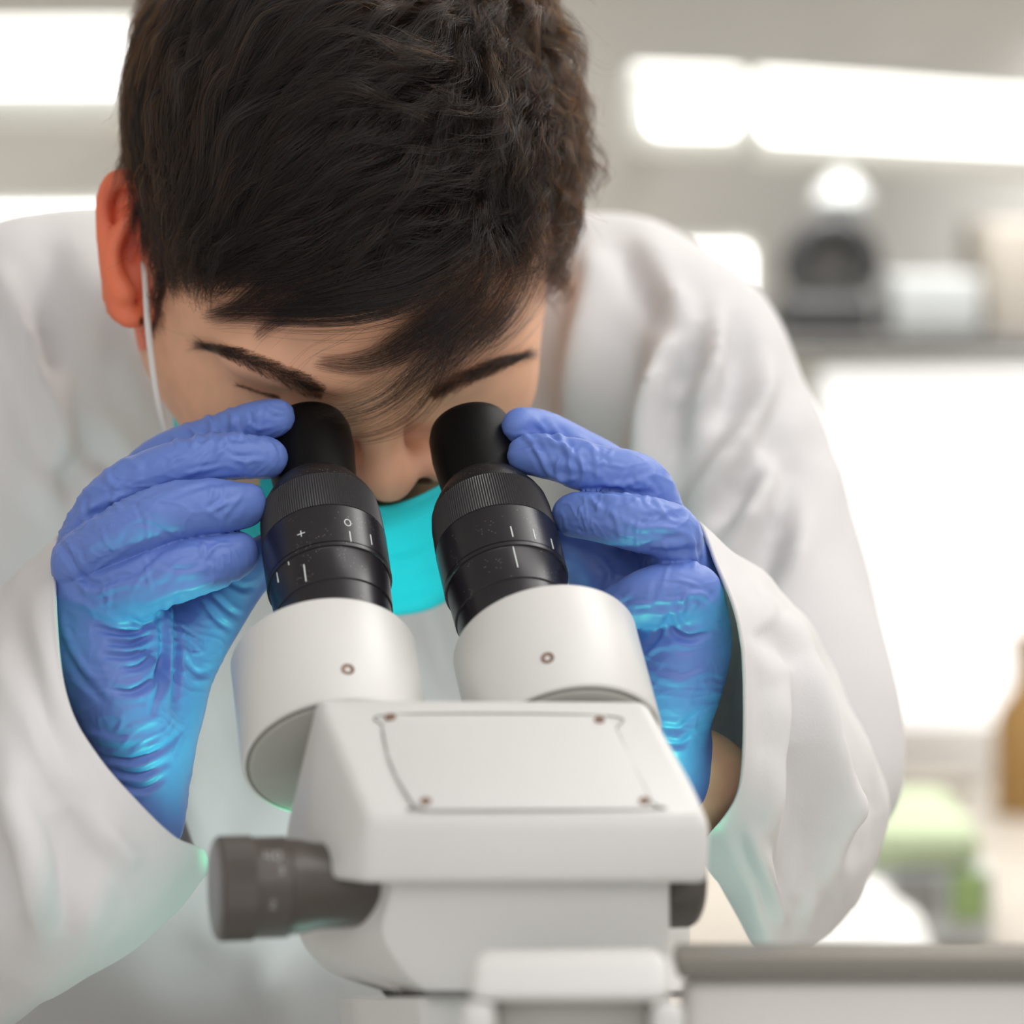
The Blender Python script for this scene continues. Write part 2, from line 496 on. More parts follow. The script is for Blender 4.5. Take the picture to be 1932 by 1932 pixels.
# back bench
bb = empty('back_bench', (0.6, 3.0, 0), 'long taupe laboratory bench along the back wall behind the person', 'bench')
boxw('worktop', (-2.5, 2.0, 0.64), (2.5, 3.38, 0.68), M['bench'], bb)
boxw('cabinet_front', (-2.5, 2.05, 0.0), (2.5, 3.38, 0.637), M['cab'], bb)
# wall cabinets
a0 = onY(-400, 10, 2.95); a1 = onY(2300, 110, 2.95)
wc = empty('wall_cabinet', (a0[0], 2.95, 1.55), 'taupe wall cabinets high up behind the glowing light fixtures', 'cabinet')
boxw('body', (a0[0], 3.0, 1.555), (a1[0], 3.38, 2.3), M['cab'], wc)
for k in range(4):
    x0 = a0[0] + (a1[0] - a0[0]) * k / 4; x1 = a0[0] + (a1[0] - a0[0]) * (k + 1) / 4
    boxw('door', (x0 + .006, 2.975, 1.56), (x1 - .006, 2.998, 2.29), M['cab'], wc)
# light fixtures
def fixture(quad, lamps, Y, label):
    c = onY(quad[3][0], quad[3][1], Y[0])
    e = empty('light_fixture', c, label, 'light', 'strip lights over the back bench')
    wallbox('housing', quad, Y, 0.10, M['fix'], e, 0.01)
    x_ = (quad[0][0] + quad[1][0]) / 2; b0 = onY(x_ - 25, quad[3][1] - 60, Y[0] + .09); b1 = onY(x_ + 25, quad[3][1] - 20, Y[0] + .09)
    boxw('mounting_arm', (b0[0], sum(Y) / 2 + .06, b1[2]), (b1[0], 3.399, b0[2]), M['fix'], e, .004)
    for q in lamps: wallbox('diffuser', q, (Y[0] - .015, Y[1] - .015), 0.03, M['tubeon'], e, 0.01)
fixture([(1185, 118), (1412, 128), (1412, 292), (1185, 285)], [[(1225, 168), (1392, 168), (1392, 256), (1225, 252)]], (2.55, 2.58), 'short glowing white light panel right of the dark hair, left of the long strip')
fixture([(1424, 128), (2150, 185), (2150, 345), (1424, 305)], [[(1440, 172), (2120, 222), (2120, 298), (1440, 262)]], (2.58, 2.75), 'long glowing white light strip at the upper right edge of the photo')
fixture(rect(-150, 36, 300, 228), [rect(-130, 66, 285, 172)], (2.6, 2.6), 'glowing white light strip left of the dark hair, above the ear')
fixture(rect(-150, 372, 230, 560), [rect(-130, 392, 215, 540)], (2.62, 2.62), 'bright white light panel just above the shoulder on the left')
fixture(rect(1230, 446, 1432, 660), [rect(1250, 462, 1418, 640)], (2.62, 2.62), 'bright white light panel peeking over the shoulder on the right')
# shelf with things
sh = wallbox('wall_shelf', rect(1440, 634, 2250, 662, 8), 2.85, 0.50, M['shelf']); tag(sh, 'dark grey shelf along the wall above the bright window', 'shelf')
zsh = onY(1560, 632, 2.85)[2]
dv = empty('laboratory_device', onY(1570, 630, 2.95), 'dark grey round-headed laboratory device standing on the wall shelf', 'lab device')
wallbox('base', rect(1478, 560, 1650, 628), 2.92, 0.16, M['gdark'], dv, 0.01)
wallbox('stand', rect(1490, 480, 1640, 575), 2.98, 0.06, M['gmid'], dv, 0.01)
c = onY(1570, 500, 2.95)
th = np.linspace(0, 2 * math.pi, 49)[:-1]
tube('ring', np.array([c + 0.036 * np.array([math.cos(t), 0, math.sin(t)]) for t in np.linspace(-0.5, math.pi + 0.5, 20)]), 0.012, M['gdark'], dv, world=True)
lathe('dial', c + np.array([0, 0.01, 0]), np.array([0, 1.0, 0]), [(0, .030), (.02, .032), (.03, .03)], M['gmid'], dv, n=48, world=True)
c2 = onY(1588, 372, 2.98)
lathe('top_dome', c2 - np.array([0, 0, .022]), np.array([0, 0, 1.0]), [(0, .012), (.006, .022), (.018, .028), (.03, .024), (.04, .012), (.06, .008)], M['boxclear'], dv, n=48, world=True)
tr = wallbox('white_tray', rect(1690, 520, 1850, 630), 2.92, 0.2, M['boxclear']); tag(tr, 'white tray standing on the shelf right of the dark device', 'tray')
ca = wallbox('storage_box', rect(1868, 420, 2080, 640), 3.0, 0.2, M['bench']); tag(ca, 'beige storage box on the shelf at the right edge', 'box')
# bench clutter
zb = 0.68
def onZ(px, Y, z=zb):
    return np.array([(onY(px, 966, Y))[0], Y, z])
g = empty('sample_box', onZ(1760, 2.25), 'pale plastic sample box with green lid on the back bench', 'box')
p0, p1 = onY(1640, 1560, 2.25), onY(1880, 1560, 2.25)
boxw('tub', (p0[0], 2.25, zb + .001), (p1[0], 2.42, onY(0, 1640, 2.25)[2]), M['boxclear'], g, 0.006)
boxw('lid', (p0[0] - .004, 2.245, onY(0, 1638, 2.25)[2]), (p1[0] - .01, 2.425, onY(0, 1562, 2.25)[2]), M['green'], g, 0.012)
q0, q1 = onY(1800, 1650, 2.235), onY(1865, 1740, 2.235)
boxw('green_label', (q0[0], 2.240, q1[2]), (q1[0], 2.249, q0[2]), M['greendk'], g, 0.002)
q0, q1 = onY(1690, 1660, 2.235), onY(1770, 1735, 2.235)
boxw('grey_label', (q0[0], 2.240, q1[2]), (q1[0], 2.249, q0[2]), M['gmid'], g, 0.002)
p0, p1 = onY(1690, 1480, 2.9), onY(1850, 1540, 2.9)
dk = boxw('bench_box', (p0[0], 2.9, zb + .001), (p1[0], 3.05, onY(0, 1466, 2.9)[2]), M['bench'], None, 0.01)
tag(dk, 'low brown box at the back of the bench under the window', 'box')
am = lathe('bottle', onZ(1945, 2.8) + np.array([0, 0, .001]), np.array([0, 0, 1.0]), [(0, .03), (.09, .03), (.115, .014), (.14, .012), (.15, .014), (.165, .014)], M['amber'], None, n=40, world=True)
tag(am, 'amber bottle at the right edge of the back bench', 'bottle')
# crumpled tissue
n = 40; T = []
for i in range(n):
    for j in range(n):
        u_, v_ = i / (n - 1) * 2 - 1, j / (n - 1) * 2 - 1
        r2 = min(1, u_ * u_ + v_ * v_)
        T.append((u_, v_, max(0, 1 - r2) ** .6))
T = np.array(T)
lo, hi = onZ(1470, 2.1), onZ(1800, 2.1)
hgt = onY(1610, 1700, 2.1)[2] - zb
pts = np.c_[(lo[0] + hi[0]) / 2 + T[:, 0] * (hi[0] - lo[0]) / 2, 2.16 + T[:, 1] * .09, zb + .002 + T[:, 2] * hgt]
pts[:, 2] += (vnoise(pts * 45, 3) * .010 + vnoise(pts * 110, 4) * .004) * (T[:, 2] > 0.05)
pts = np.concatenate([pts, np.c_[pts[:, :2], np.full(n * n, zb + .0008)]])
F = []
for i in range(n - 1):
    for j in range(n - 1):
        a = i * n + j
        F.append((a, a + n, a + n + 1, a + 1)); b = a + n * n; F.append((b, b + 1, b + n + 1, b + n))
bd = [i * n for i in range(n)] + [(n - 1) * n + j for j in range(1, n)] + [i * n + n - 1 for i in range(n - 2, -1, -1)] + [j for j in range(n - 2, 0, -1)]
for i in range(len(bd)):
    a, b = bd[i], bd[(i + 1) % len(bd)]; F.append((a, b, b + n * n, a + n * n))
ti = mk('crumpled_tissue', pts, F, M['paper']); tag(ti, 'crumpled white tissue lying on the bench beside the sleeve', 'tissue')

# front bench and grey case
lb = empty('lab_bench', (0, 0.95, 0), 'light grey laboratory bench carrying the microscope, below the frame', 'bench')
boxw('worktop', (-1.0, 0.55, 0.74), (1.2, 1.34, 0.78), M['caseg'], lb)
for x in (-0.95, 1.15):
    for y in (0.60, 1.29): boxw('leg', (x - .025, y - .025, 0.0), (x + .025, y + .025, 0.739), M['gmid'], lb)
gc = empty('divider_board', (0.35, 1.06, 0.78), 'grey upright divider board with taupe top edge, right of the microscope', 'divider')
zt = onY(1300, 1800, 1.02)[2]
x0 = onY(1287, 1800, 1.02)[0]
boxw('body', (x0, 1.02, 0.781), (0.55, 1.032, zt - .008), M['caseg'], gc, 0.006)
boxw('top_edge', (x0 - .002, 1.014, zt - .0075), (0.552, 1.038, zt), M['caset'], gc, 0.0025)

# ---------------------------------------------------------------- microscope
ms = empty('microscope', toW(P(980, 2700, 1.10)) * np.array([1, 1, 0]) + np.array([0, 0, 0.78]), 'white binocular microscope with black eyepieces on the bench', 'microscope')
LH = dict(O=P(607, 1000, 1.25), a=nrm([-0.2 * .745, .745, .667]))
RH = dict(O=P(931, 1000, 1.25), a=nrm([-0.24 * .745, .745, .667]))
mm = 0.001
def eyepiece(H, left):
    O, a = H['O'], H['a']
    ep = lathe('eyepiece', O, a, [(-70 * mm, 21.5 * mm), (-57.2 * mm, 21.5 * mm), (-57 * mm, 22.3 * mm), (-46 * mm, 22.6 * mm), (-45.6 * mm, 23.2 * mm), (-31 * mm, 23.8 * mm), (-30.4 * mm, 24.1 * mm), (-30.2 * mm, 24.8 * mm), (-28.6 * mm, 24.9 * mm), (-28.2 * mm, 24.2 * mm), (-28.0 * mm, 24.8 * mm),
        (-9.4 * mm, 25.0 * mm), (-9.1 * mm, 24.4 * mm), (-8.6 * mm, 24.4 * mm)], M['black'], ms, n=160)
    kn = lathe('knurled_ring', O, a, [(-8.6 * mm, 24.3 * mm), (-8.5 * mm, 24.9 * mm), (4 * mm, 24.4 * mm), (9.6 * mm, 23.6 * mm), (9.9 * mm, 23.0 * mm), (9.9 * mm, 21.0 * mm)], M['knurl'], ep, n=300, knurl=(1, 3, 0.00042))
    sh = lathe('shoulder', O, a, [(9.0 * mm, 21.5 * mm), (10.2 * mm, 22.6 * mm), (12.5 * mm, 22.4 * mm), (17 * mm, 20.0 * mm), (21 * mm, 17.6 * mm), (22 * mm, 16 * mm)], M['black_dust'], ep, n=120)
    ec = lathe('eyecup', O, a, [(20 * mm, 15 * mm), (21 * mm, 16.6 * mm), (30 * mm, 17.3 * mm), (42 * mm, 18.2 * mm), (52 * mm, 17.8 * mm), (56 * mm, 16.6 * mm), (57.3 * mm, 15.2 * mm), (56.5 * mm, 13.6 * mm), (48 * mm, 12 * mm), (30 * mm, 11 * mm)], M['rubber'], ep, n=120)
    # glass lens inside
    lathe('eye_lens', O, a, [(40 * mm, 11.5 * mm), (42 * mm, 8 * mm), (43 * mm, 0.5 * mm)], M['lensglass'], ep, n=48)
    # painted marks
    a_, u, v = frame_of(a)
    th = np.linspace(0, 2 * math.pi, 721); tt = np.linspace(-60, 12, 361) * mm
    TH, TT = np.meshgrid(th, tt, indexing='ij')
    R0 = 24.95 * mm
    pts = O + a * TT[..., None] + R0 * (np.cos(TH)[..., None] * u + np.sin(TH)[..., None] * v)
    nn = (np.cos(TH)[..., None] * u + np.sin(TH)[..., None] * v)
    vis = (nn * nrm(pts)).sum(-1) < 0.02
    px = toPx(pts)
    def loc(x, y):
        d = ((px - np.array([x, y])) ** 2).sum(-1) + (~vis) * 1e6
        i = np.unravel_index(d.argmin(), d.shape)
        return TH[i], TT[i]
    V, F = [], []
    def strip(uv, wd, close=False):
        # uv: (angle, t) path; wd width m; raised skin of paint
        uv = np.array(uv, float); q = np.c_[uv[:, 0] * R0, uv[:, 1]]
        m = len(q)
        for i in range(m if close else m - 1):
            p, r = q[i], q[(i + 1) % m]
            dv = nrm(r - p); nv = np.array([-dv[1], dv[0]]) * wd / 2
            base = len(V)
            rad = 24.98 * mm if p[1] > -28 * mm else (23.95 * mm if p[1] > -45.6 * mm else 22.6 * mm)
            for h in (-0.0003, 0.00006):
                for c_ in (p - nv - dv * wd * .2, r - nv + dv * wd * .2, r + nv + dv * wd * .2, p + nv - dv * wd * .2):
                    an, t_ = c_[0] / R0, c_[1]
                    V.append(O + a * t_ + (rad + h) * (math.cos(an) * u + math.sin(an) * v))
            b = base
            F.extend([(b, b + 1, b + 2, b + 3), (b + 4, b + 7, b + 6, b + 5)] + [(b + k, b + 4 + k, b + 4 + (k + 1) % 4, b + (k + 1) % 4) for k in range(4)])
    def tick(x, y, length, wd=0.00042):
        an, t = loc(x, y); strip([(an, t - length / 2), (an, t + length / 2)], wd)
    if left:
        an, t = loc(656, 986)
        strip([(an + 0.052 * math.cos(q), t + 0.0017 * math.sin(q)) for q in np.linspace(0, 2 * math.pi, 17)[:-1]], 0.00034, True)
        an, t = loc(568, 1007); strip([(an - .062, t), (an + .062, t)], 0.00034); strip([(an, t - .0014), (an, t + .0014)], 0.00034)
        for x, y in ((617, 1012), (661, 1012), (573, 1030), (540, 1054), (700, 1018), (519, 1088)): tick(x, y, 0.0052)
        tick(573, 1078, 0.0085)
    else:
        for x, y in ((966, 1003), (1008, 1008), (1042, 1026)): tick(x, y, 0.0052)
        tick(972, 1044, 0.0125)
    mk('scale_marks', toW(np.array(V)), F, M['mark'], ep, smooth=False)
    return ep
M['lensglass'] = mat('coated_lens', (0.01, 0.012, 0.02), 0.05, spec=0.8)
eyepiece(LH, True); eyepiece(RH, False)
def housing(H, top, screw_px, r=36 * mm, L=50 * mm):
    a = H['a']
    O = top
    h = lathe('eyepiece_tube', O, a, [(-L, r - 1.2 * mm), (-L + .25 * mm, r - .3 * mm), (-L + 1 * mm, r), (-1.6 * mm, r), (-.5 * mm, r - .5 * mm), (0, r - 1.7 * mm)], M['white_paint'], ms, n=160, sharp=60)
    lathe('end_cap', O, a, [(-L - 1.2 * mm, r - 4 * mm), (-L - 1.0 * mm, r - 3.2 * mm), (-L - .4 * mm, r - 2.6 * mm)], M['shaded_grey'], h, n=120)  # grey paints in the shade on this downward face
    lathe('seam_ring', O, a, [(-L - .5 * mm, r - 2.2 * mm), (-L + .2 * mm, r - 1.0 * mm)], M['seam'], h, n=120)
    # set screw on the near wall
    th = np.linspace(0, 2 * math.pi, 721); tt = np.linspace(-L, 0, 201)
    TH, TT = np.meshgrid(th, tt, indexing='ij'); _, u, v = frame_of(a)
    nn = np.cos(TH)[..., None] * u + np.sin(TH)[..., None] * v
    pts = O + a * TT[..., None] + r * nn
    d = ((toPx(pts) - np.array(screw_px)) ** 2).sum(-1) + ((nn * nrm(pts)).sum(-1) > 0) * 1e6
    i = np.unravel_index(d.argmin(), d.shape)
    lathe('set_screw', pts[i] - nn[i] * 1e-3, nn[i], [(0, 2.5 * mm), (1.25 * mm, 2.5 * mm), (1.35 * mm, 2.2 * mm), (1.1 * mm, 1.4 * mm), (.9 * mm, .8 * mm)], M['screw'], h, n=32)
    return h
housing(LH, P(610, 1240, 1.205), (657, 1263))
housing(RH, P(1027, 1216, 1.205), (1033, 1242))
# head box
fr, rr = 1.075, 1.13
A_, B_, C_, D_ = P(600, 1320, rr), P(1217, 1325, rr), P(1340, 1545, fr), P(694, 1545, fr)
E_, F_ = P(1336, 1666, fr), P(690, 1668, fr)
G_, Hh = P(533, 1600, rr + .015), P(1290, 1640, rr + .02)
G2 = P(575, 1636, rr - .02)
G3 = P(625, 1660, fr + .012)
hd = hull('head_housing', [A_, B_, C_, D_, E_, F_, G_, Hh, G2, G3, P(598, 1330, rr + .03), P(1220, 1330, rr + .03), P(560, 1560, rr + .03), P(1280, 1600, rr + .03)], M['white_plastic'], ms, 0.0032, segs=5)
# cover plate lying on the sloping top, thin, with four screws
e1 = nrm(B_ - A_); nT = nrm(np.cross(C_ - A_, B_ - A_)); nT = nT if nT[1] > 0 else -nT
def onTop(px, py, h=0.0):
    r = np.array([(px - 966) * K, -(py - 966) * K, 1.0])
    t = ((A_ + nT * h) @ nT) / (r @ nT); return r * t
pl = [(722, 1372), (742, 1348), (1140, 1350), (1164, 1378), (1188, 1430), (1229, 1512), (1224, 1526), (806, 1528), (780, 1518), (748, 1465), (732, 1425)]
hull('cover_plate', [onTop(x, y, -0.0006) for x, y in pl] + [onTop(x, y, 0.0006) for x, y in pl], M['white_plastic'], hd, 0.0002, segs=2)
pr = [onTop(x, y, .00025) for x, y in pl]; pr.append(pr[0])
tube('cover_seam', catmull(np.array(pr[:-1]), 90, True)[list(range(90)) + [0]], 0.00026, M['seam'], hd, n=6, npts=91)
for x, y in ((737, 1354), (1131, 1359), (803, 1513), (1216, 1512)):
    c = onTop(x, y, 0.0004)
    lathe('cover_screw', c, nT, [(0, 2.0 * mm), (.5 * mm, 2.0 * mm), (.7 * mm, 1.6 * mm), (.45 * mm, .9 * mm), (.4 * mm, .3 * mm)], M['screw'], hd, n=28)
# knobs
ak = nrm([-0.97, 0.0, -0.235])
kc = P(405, 1677, 1.092)
kb = lathe('zoom_knob', kc, -ak, [(0, 16.2 * mm), (.5 * mm, 17.5 * mm), (1.3 * mm, 18.2 * mm), (13 * mm, 18.2 * mm), (13.2 * mm, 17.8 * mm), (25 * mm, 17.8 * mm), (25.8 * mm, 16.9 * mm), (30 * mm, 16.6 * mm), (36 * mm, 15.2 * mm), (60 * mm, 14.6 * mm)], M['knob'], ms, n=240, knurl=(3, 3, 0.0), sharp=30)
lathe('knob_grip', kc, -ak, [(1.5 * mm, 18.0 * mm), (1.7 * mm, 18.45 * mm), (12.6 * mm, 18.45 * mm), (12.9 * mm, 18.0 * mm)], M['knob'], kb, n=220, knurl=(1, 2, 0.00028), sharp=30)
lathe('knob_cap', kc, -ak, [(-.5 * mm, 15.2 * mm), (-.2 * mm, 16.6 * mm), (.6 * mm, 17.4 * mm)], M['knobcap'], kb, n=120)
# numerals on the knob: 40 / 30 / 20
_, uk, vk = frame_of(-ak)
SEG = {'4': [[(.1, 1), (0, .35), (.9, .35)], [(.7, 1), (.7, 0)]], '0': [[(.2, 0), (0, .25), (0, .75), (.25, 1), (.65, 1), (.9, .75), (.9, .25), (.65, 0), (.2, 0)]],
       '3': [[(0, .95), (.5, 1), (.85, .75), (.4, .52), (.85, .25), (.5, 0), (0, .05)]], '2': [[(0, .8), (.4, 1), (.85, .75), (0, 0), (.9, 0)]]}
Vn, Fn = [], []
def knob_text(txt, pxc, size):
    th = np.linspace(0, 2 * math.pi, 721); tt = np.linspace(.013, .03, 61)
    TH, TT = np.meshgrid(th, tt, indexing='ij')
    nn = np.cos(TH)[..., None] * uk + np.sin(TH)[..., None] * vk
    pts = kc - ak * TT[..., None] + .0178 * nn
    d = ((toPx(pts) - np.array(pxc)) ** 2).sum(-1) + ((nn * nrm(pts)).sum(-1) > 0) * 1e6
    i = np.unravel_index(d.argmin(), d.shape); an0, t0 = TH[i], TT[i]
    # direction of increasing angle on screen
    e = toPx(kc - ak * t0 + .0178 * (math.cos(an0 + .05) * uk + math.sin(an0 + .05) * vk))
    sg = -1 if e[1] > pxc[1] else 1
    for ci, ch in enumerate(txt):
        for path in SEG[ch]:
            for (x0_, y0_), (x1_, y1_) in zip(path[:-1], path[1:]):
                p = np.array([(ci * 1.25 + x0_ - 1.1) * size * .75, (y0_ - .5) * size]); r = np.array([(ci * 1.25 + x1_ - 1.1) * size * .75, (y1_ - .5) * size])
                dv = nrm(r - p); nv = np.array([-dv[1], dv[0]]) * size * .07
                b = len(Vn)
                for h in (-.0002, .00008):
                    for c_ in (p - nv, r - nv, r + nv, p + nv):
                        an = an0 + sg * c_[1] / .0178; t_ = t0 + c_[0]
                        Vn.append(kc - ak * t_ + (.0178 + h) * (math.cos(an) * uk + math.sin(an) * vk))
                Fn.extend([(b, b + 1, b + 2, b + 3), (b + 4, b + 7, b + 6, b + 5)] + [(b + k, b + 4 + k, b + 4 + (k + 1) % 4, b + (k + 1) % 4) for k in range(4)])
knob_text('40', (516, 1614), 0.0036); knob_text('3', (538, 1642), 0.0028); knob_text('2', (523, 1706), 0.0028)
M['mark2'] = mat('grey_numeral', (0.38, 0.38, 0.38), 0.6)
mk('knob_numerals', toW(np.array(Vn)), Fn, M['mark2'], kb, smooth=False)
kr = kc - ak * 0.1755
k2 = lathe('zoom_knob', kr, ak, [(0, 16.2 * mm), (.9 * mm, 17.7 * mm), (2.6 * mm, 18.6 * mm), (14 * mm, 18.6 * mm), (14.2 * mm, 17 * mm), (60 * mm, 15 * mm)], M['knob'], ms, n=240, sharp=30)
lathe('knob_grip', kr, ak, [(2.6 * mm, 18.3 * mm), (2.9 * mm, 18.8 * mm), (13.6 * mm, 18.8 * mm), (13.9 * mm, 18.3 * mm)], M['knob'], k2, n=220, knurl=(1, 2, 0.00028), sharp=30)
# lower body (magnification changer) lofted from rounded sections
def loft(name, rings, m, parent, n=96, nr=None, thick=0, cap0=True, cap1=True, noise=None, sub=8):
    R = [catmull(r, n, True) for r in rings]
    R = np.array(R); k = len(R)
    nr = nr or (k - 1) * sub + 1
    out = np.stack([catmull(R[:, j], nr) for j in range(n)], 1)
    V = out.reshape(-1, 3); F = []
    for i in range(nr - 1):
        for j in range(n):
            kk = (j + 1) % n; F.append((i * n + j, i * n + kk, (i + 1) * n + kk, (i + 1) * n + j))
    if cap0: F.append(tuple(range(n))[::-1])
    if cap1: F.append(tuple((nr - 1) * n + j for j in range(n)))
    return V, F, n, nr
def secn(xl, xr, y, d0=1.085, ch=120, dl=1.15):
    return PP([(xl, y, dl), (xl + 8, y, dl - .02), (xl + ch * .5, y, d0 + .022), (xl + ch, y, d0 + .004), (xl + ch + 30, y, d0), ((xl + xr) / 2, y, d0), (xr - 30, y, d0), (xr - 6, y, d0 + .004), (xr, y, d0 + .012), (xr, y, dl), (xr - 10, y, 1.18), (xl + 30, y, 1.18)])
V, F, _, _ = loft('x', [secn(608, 1262, 1640), secn(606, 1262, 1690), secn(592, 1262, 1762), secn(640, 1262, 1830, ch=110), secn(735, 1262, 1868, ch=60, dl=1.13)], M['white_plastic'], ms, n=120)
mk('lower_body', toW(V), F, M['white_plastic'], ms, sharp=50)
V, F, _, _ = loft('x', [secn(735, 1262, 1869, ch=60, dl=1.13), secn(745, 1262, 1882, ch=60, dl=1.13)], M['seam'], ms)
mk('shadow_gap', toW(V), F, M['gmid'], ms, sharp=50)
V, F, _, _ = loft('x', [secn(655, 1230, 1882, d0=1.09), secn(680, 1230, 2060, d0=1.09)], M['white_plastic'], ms)
mk('objective_mount', toW(V), F, M['white_plastic'], ms, sharp=50)
# focus arm nearer to the camera
hull('focus_arm', PP([(886, 1806, 0.985), (1262, 1800, 0.985), (1268, 1888, 0.975), (880, 1888, 0.975), (900, 1792, 1.06), (1250, 1788, 1.06), (1262, 1888, 1.06), (890, 1888, 1.06)]), M['white_plastic'], ms, 0.005, segs=6)
hull('arm_slot', PP([(935, 1885, .99), (1228, 1885, .99), (1228, 2050, .99), (935, 2050, .99), (935, 1885, 1.06), (1228, 1885, 1.06), (1228, 2050, 1.06), (935, 2050, 1.06)]), M['shaded_grey'], ms, 0.003)  # darker grey stands in for shade in the recess under the arm
for x0_, x1_ in ((868, 936), (1227, 1290)):
    hull('arm_cheek', PP([(x0_, 1890, .975), (x1_, 1890, .975), (x1_, 2120, .975), (x0_, 2120, .975), (x0_, 1890, 1.06), (x1_, 1890, 1.06), (x1_, 2120, 1.06), (x0_, 2120, 1.06)]), M['white_plastic'], ms, 0.004)
# column, objective, base and lit stage (below the frame)
cx = toW(P(1075, 2000, 1.02))
boxw('column', (cx[0] - .035, cx[1] - .04, .80), (cx[0] + .024, cx[1] + .035, cx[2] + .005), M['white_plastic'], ms, .006)
ob = toW(P(930, 2000, 1.17))
lathe('objective', np.array([ob[0], ob[1], .985]), np.array([0, 0, -1.0]), [(0, .038), (.025, .038), (.03, .034), (.05, .032), (.055, .026)], M['black'], ms, n=64, world=True)
boxw('base', (ob[0] - .13, cx[1] - .06, .7812), (.036, ob[1] + .10, .82), M['white_plastic'], ms, .010)
M['stagelit'] = mat('lit_stage_glass', (0.6, 0.95, 0.85), 0.4, emis=(0.55, 1.0, 0.88), estr=4.5)
sx = (ob[0], ob[1], .8205)
lathe('stage_glass', np.array(sx), np.array([0, 0, 1.0]), [(0, .048), (.003, .048), (.0035, .047)], M['stagelit'], ms, n=64, world=True)
# added lamp heads under the microscope, aimed to cast the cyan light from below
M['ledlens'] = mat('added_lamp_lens', (0.5, 0.9, 0.85), 0.3, emis=(0.4, 1.0, 0.88), estr=6)
def led(pos, tgt, power, half, blend=.55, color=(.08, 1, .50)):
    a_, b_ = toW(P(*pos)), toW(P(*tgt)); d_ = nrm(b_ - a_)
    hd_ = lathe('added_lamp_head', a_ - d_ * .001, -d_, [(0, .009), (.002, .0105), (.016, .0105), (.02, .007)], M['gdark'], ms, n=32, world=True)
    lathe('added_lamp_lens', a_ - d_ * .0008, d_, [(0, .0085), (.0012, .007)], M['ledlens'], hd_, n=32, world=True)
    l_ = bpy.data.lights.new('added_spot', 'SPOT'); l_.energy = power; l_.color = color
    l_.spot_size = math.radians(2 * half); l_.spot_blend = blend; l_.shadow_soft_size = .008
    o_ = bpy.data.objects.new('added_spot', l_); COL.objects.link(o_); o_.location = a_ + d_ * .012
    o_.rotation_euler = Vector(d_).to_track_quat('-Z', 'Y').to_euler()
led((760, 1985, 1.19), (315, 1235, 1.23), 1.5, 17, .6)
led((1180, 1985, 1.205), (1285, 1260, 1.24), 0.85, 16, .6)
led((930, 1990, 1.25), (775, 1135, 1.34), 0.8, 12, .6, (.1, .95, 1))
led((850, 2000, 1.27), (480, 1450, 1.45), 1.0, 34, .8, (.82, 1, .98))  # added pale fill, only there to brighten the chest
#=====PERSON=====
# ================================================================ person
person = empty('person', toW(P(700, 1500, 1.55)) * np.array([1, 1, 0]) + np.array([0, 0, 0.5]), 'person with dark hair in white coat, blue gloves and mask bending over the microscope', 'person')
def org_mesh(name, V, F, m, parent, smooth=True):
    """V in camera frame, F wound for it; converts, checks the winding and links"""
    W = toW(V); F = np.asarray(F)
    n = np.cross(W[F[:, 2]] - W[F[:, 0]], W[F[:, 3]] - W[F[:, 1]])
    if ((W[F].mean(1) - W.mean(0)) * n).sum() < 0: F = F[:, ::-1]
    W = W - ORG[parent.name]
    me = bpy.data.meshes.new(name)
    me.vertices.add(len(W)); me.vertices.foreach_set('co', W.astype(np.float32).ravel())
    me.loops.add(F.size); me.loops.foreach_set('vertex_index', F.astype(np.int32).ravel())
    me.polygons.add(len(F)); me.polygons.foreach_set('loop_start', np.arange(0, F.size, 4, dtype=np.int32))
    me.polygons.foreach_set('loop_total', np.full(len(F), 4, np.int32))
    me.update(calc_edges=True)
    me.polygons.foreach_set('use_smooth', [True] * len(me.polygons))
    o = link(name, me, m, parent); ORG[o.name] = ORG[parent.name]
    return o
def outN(V, F):
    N = vnormals(V, F)
    if ((V - V.mean(0)) * N).sum() < 0: N = -N
    return N
def pr(p): return p[0], p[1]
def chainpx(G, rows, k, op='+', n=0):
    """rows (px, py, depth, r_px)"""
    r = np.array(rows, float)
    G.chain(PP(r[:, :3]), r[:, 3] * K * r[:, 2], k, op, n)

# ---------------------------------------------------------------- head frame
g_ = nrm([.24, -.70, -.68])
u_ = np.array([0.0, .67, -.73]); u_ = nrm(u_ - g_ * (u_ @ g_))
l_ = np.cross(g_, u_); l_ = l_ if l_[0] < 0 else -l_
HC = P(634, 512, 1.358)
RH_ = np.stack([g_, u_, l_])
def HL(f, u, l): return HC + (np.array([f, u, l], float) * 1e-3) @ RH_
def toH(V): return ((np.asarray(V) - HC) @ RH_.T) * 1e3

hh = 0.0019
G = Grid((-0.46, -0.62, 1.12), (0.46, 0.34, 1.80), hh, pad=0.004)
def hell(c, r, k=0.012, op='+', rot=None):
    R = RH_ if rot is None else rot @ RH_
    G.ell(HL(*c), np.array(r) * 1e-3, R, k, op)
def hcone(a, b, ra, rb, k=0.008, op='+'): G.cone(HL(*a), HL(*b), ra * 1e-3, rb * 1e-3, k, op)
G.pad = 0.035
hell((-24, 44, -13), (106, 104, 91), 0)
hell((18, 44, -3), (68, 54, 72), .02)
G.pad = 0.02
hell((22, 2, 0), (66, 74, 77), .02)
hell((-4, -2, 0), (46, 62, 83), .02)
hell((22, -22, 1), (38, 44, 85), .02)
for s in (-1, 1):
    hcone((88, 24, s * 12), (70, 26, s * 50), 9, 9, .012)
    hell((52, -30, s * 48), (28, 32, 27), .02)
    hcone((14, -58, s * 48), (66, -104, s * 16), 17, 17, .02)
hcone((60, -104, 12), (60, -104, -12), 20, 20, .02)
hell((66, -70, 0), (30, 38, 34), .02)
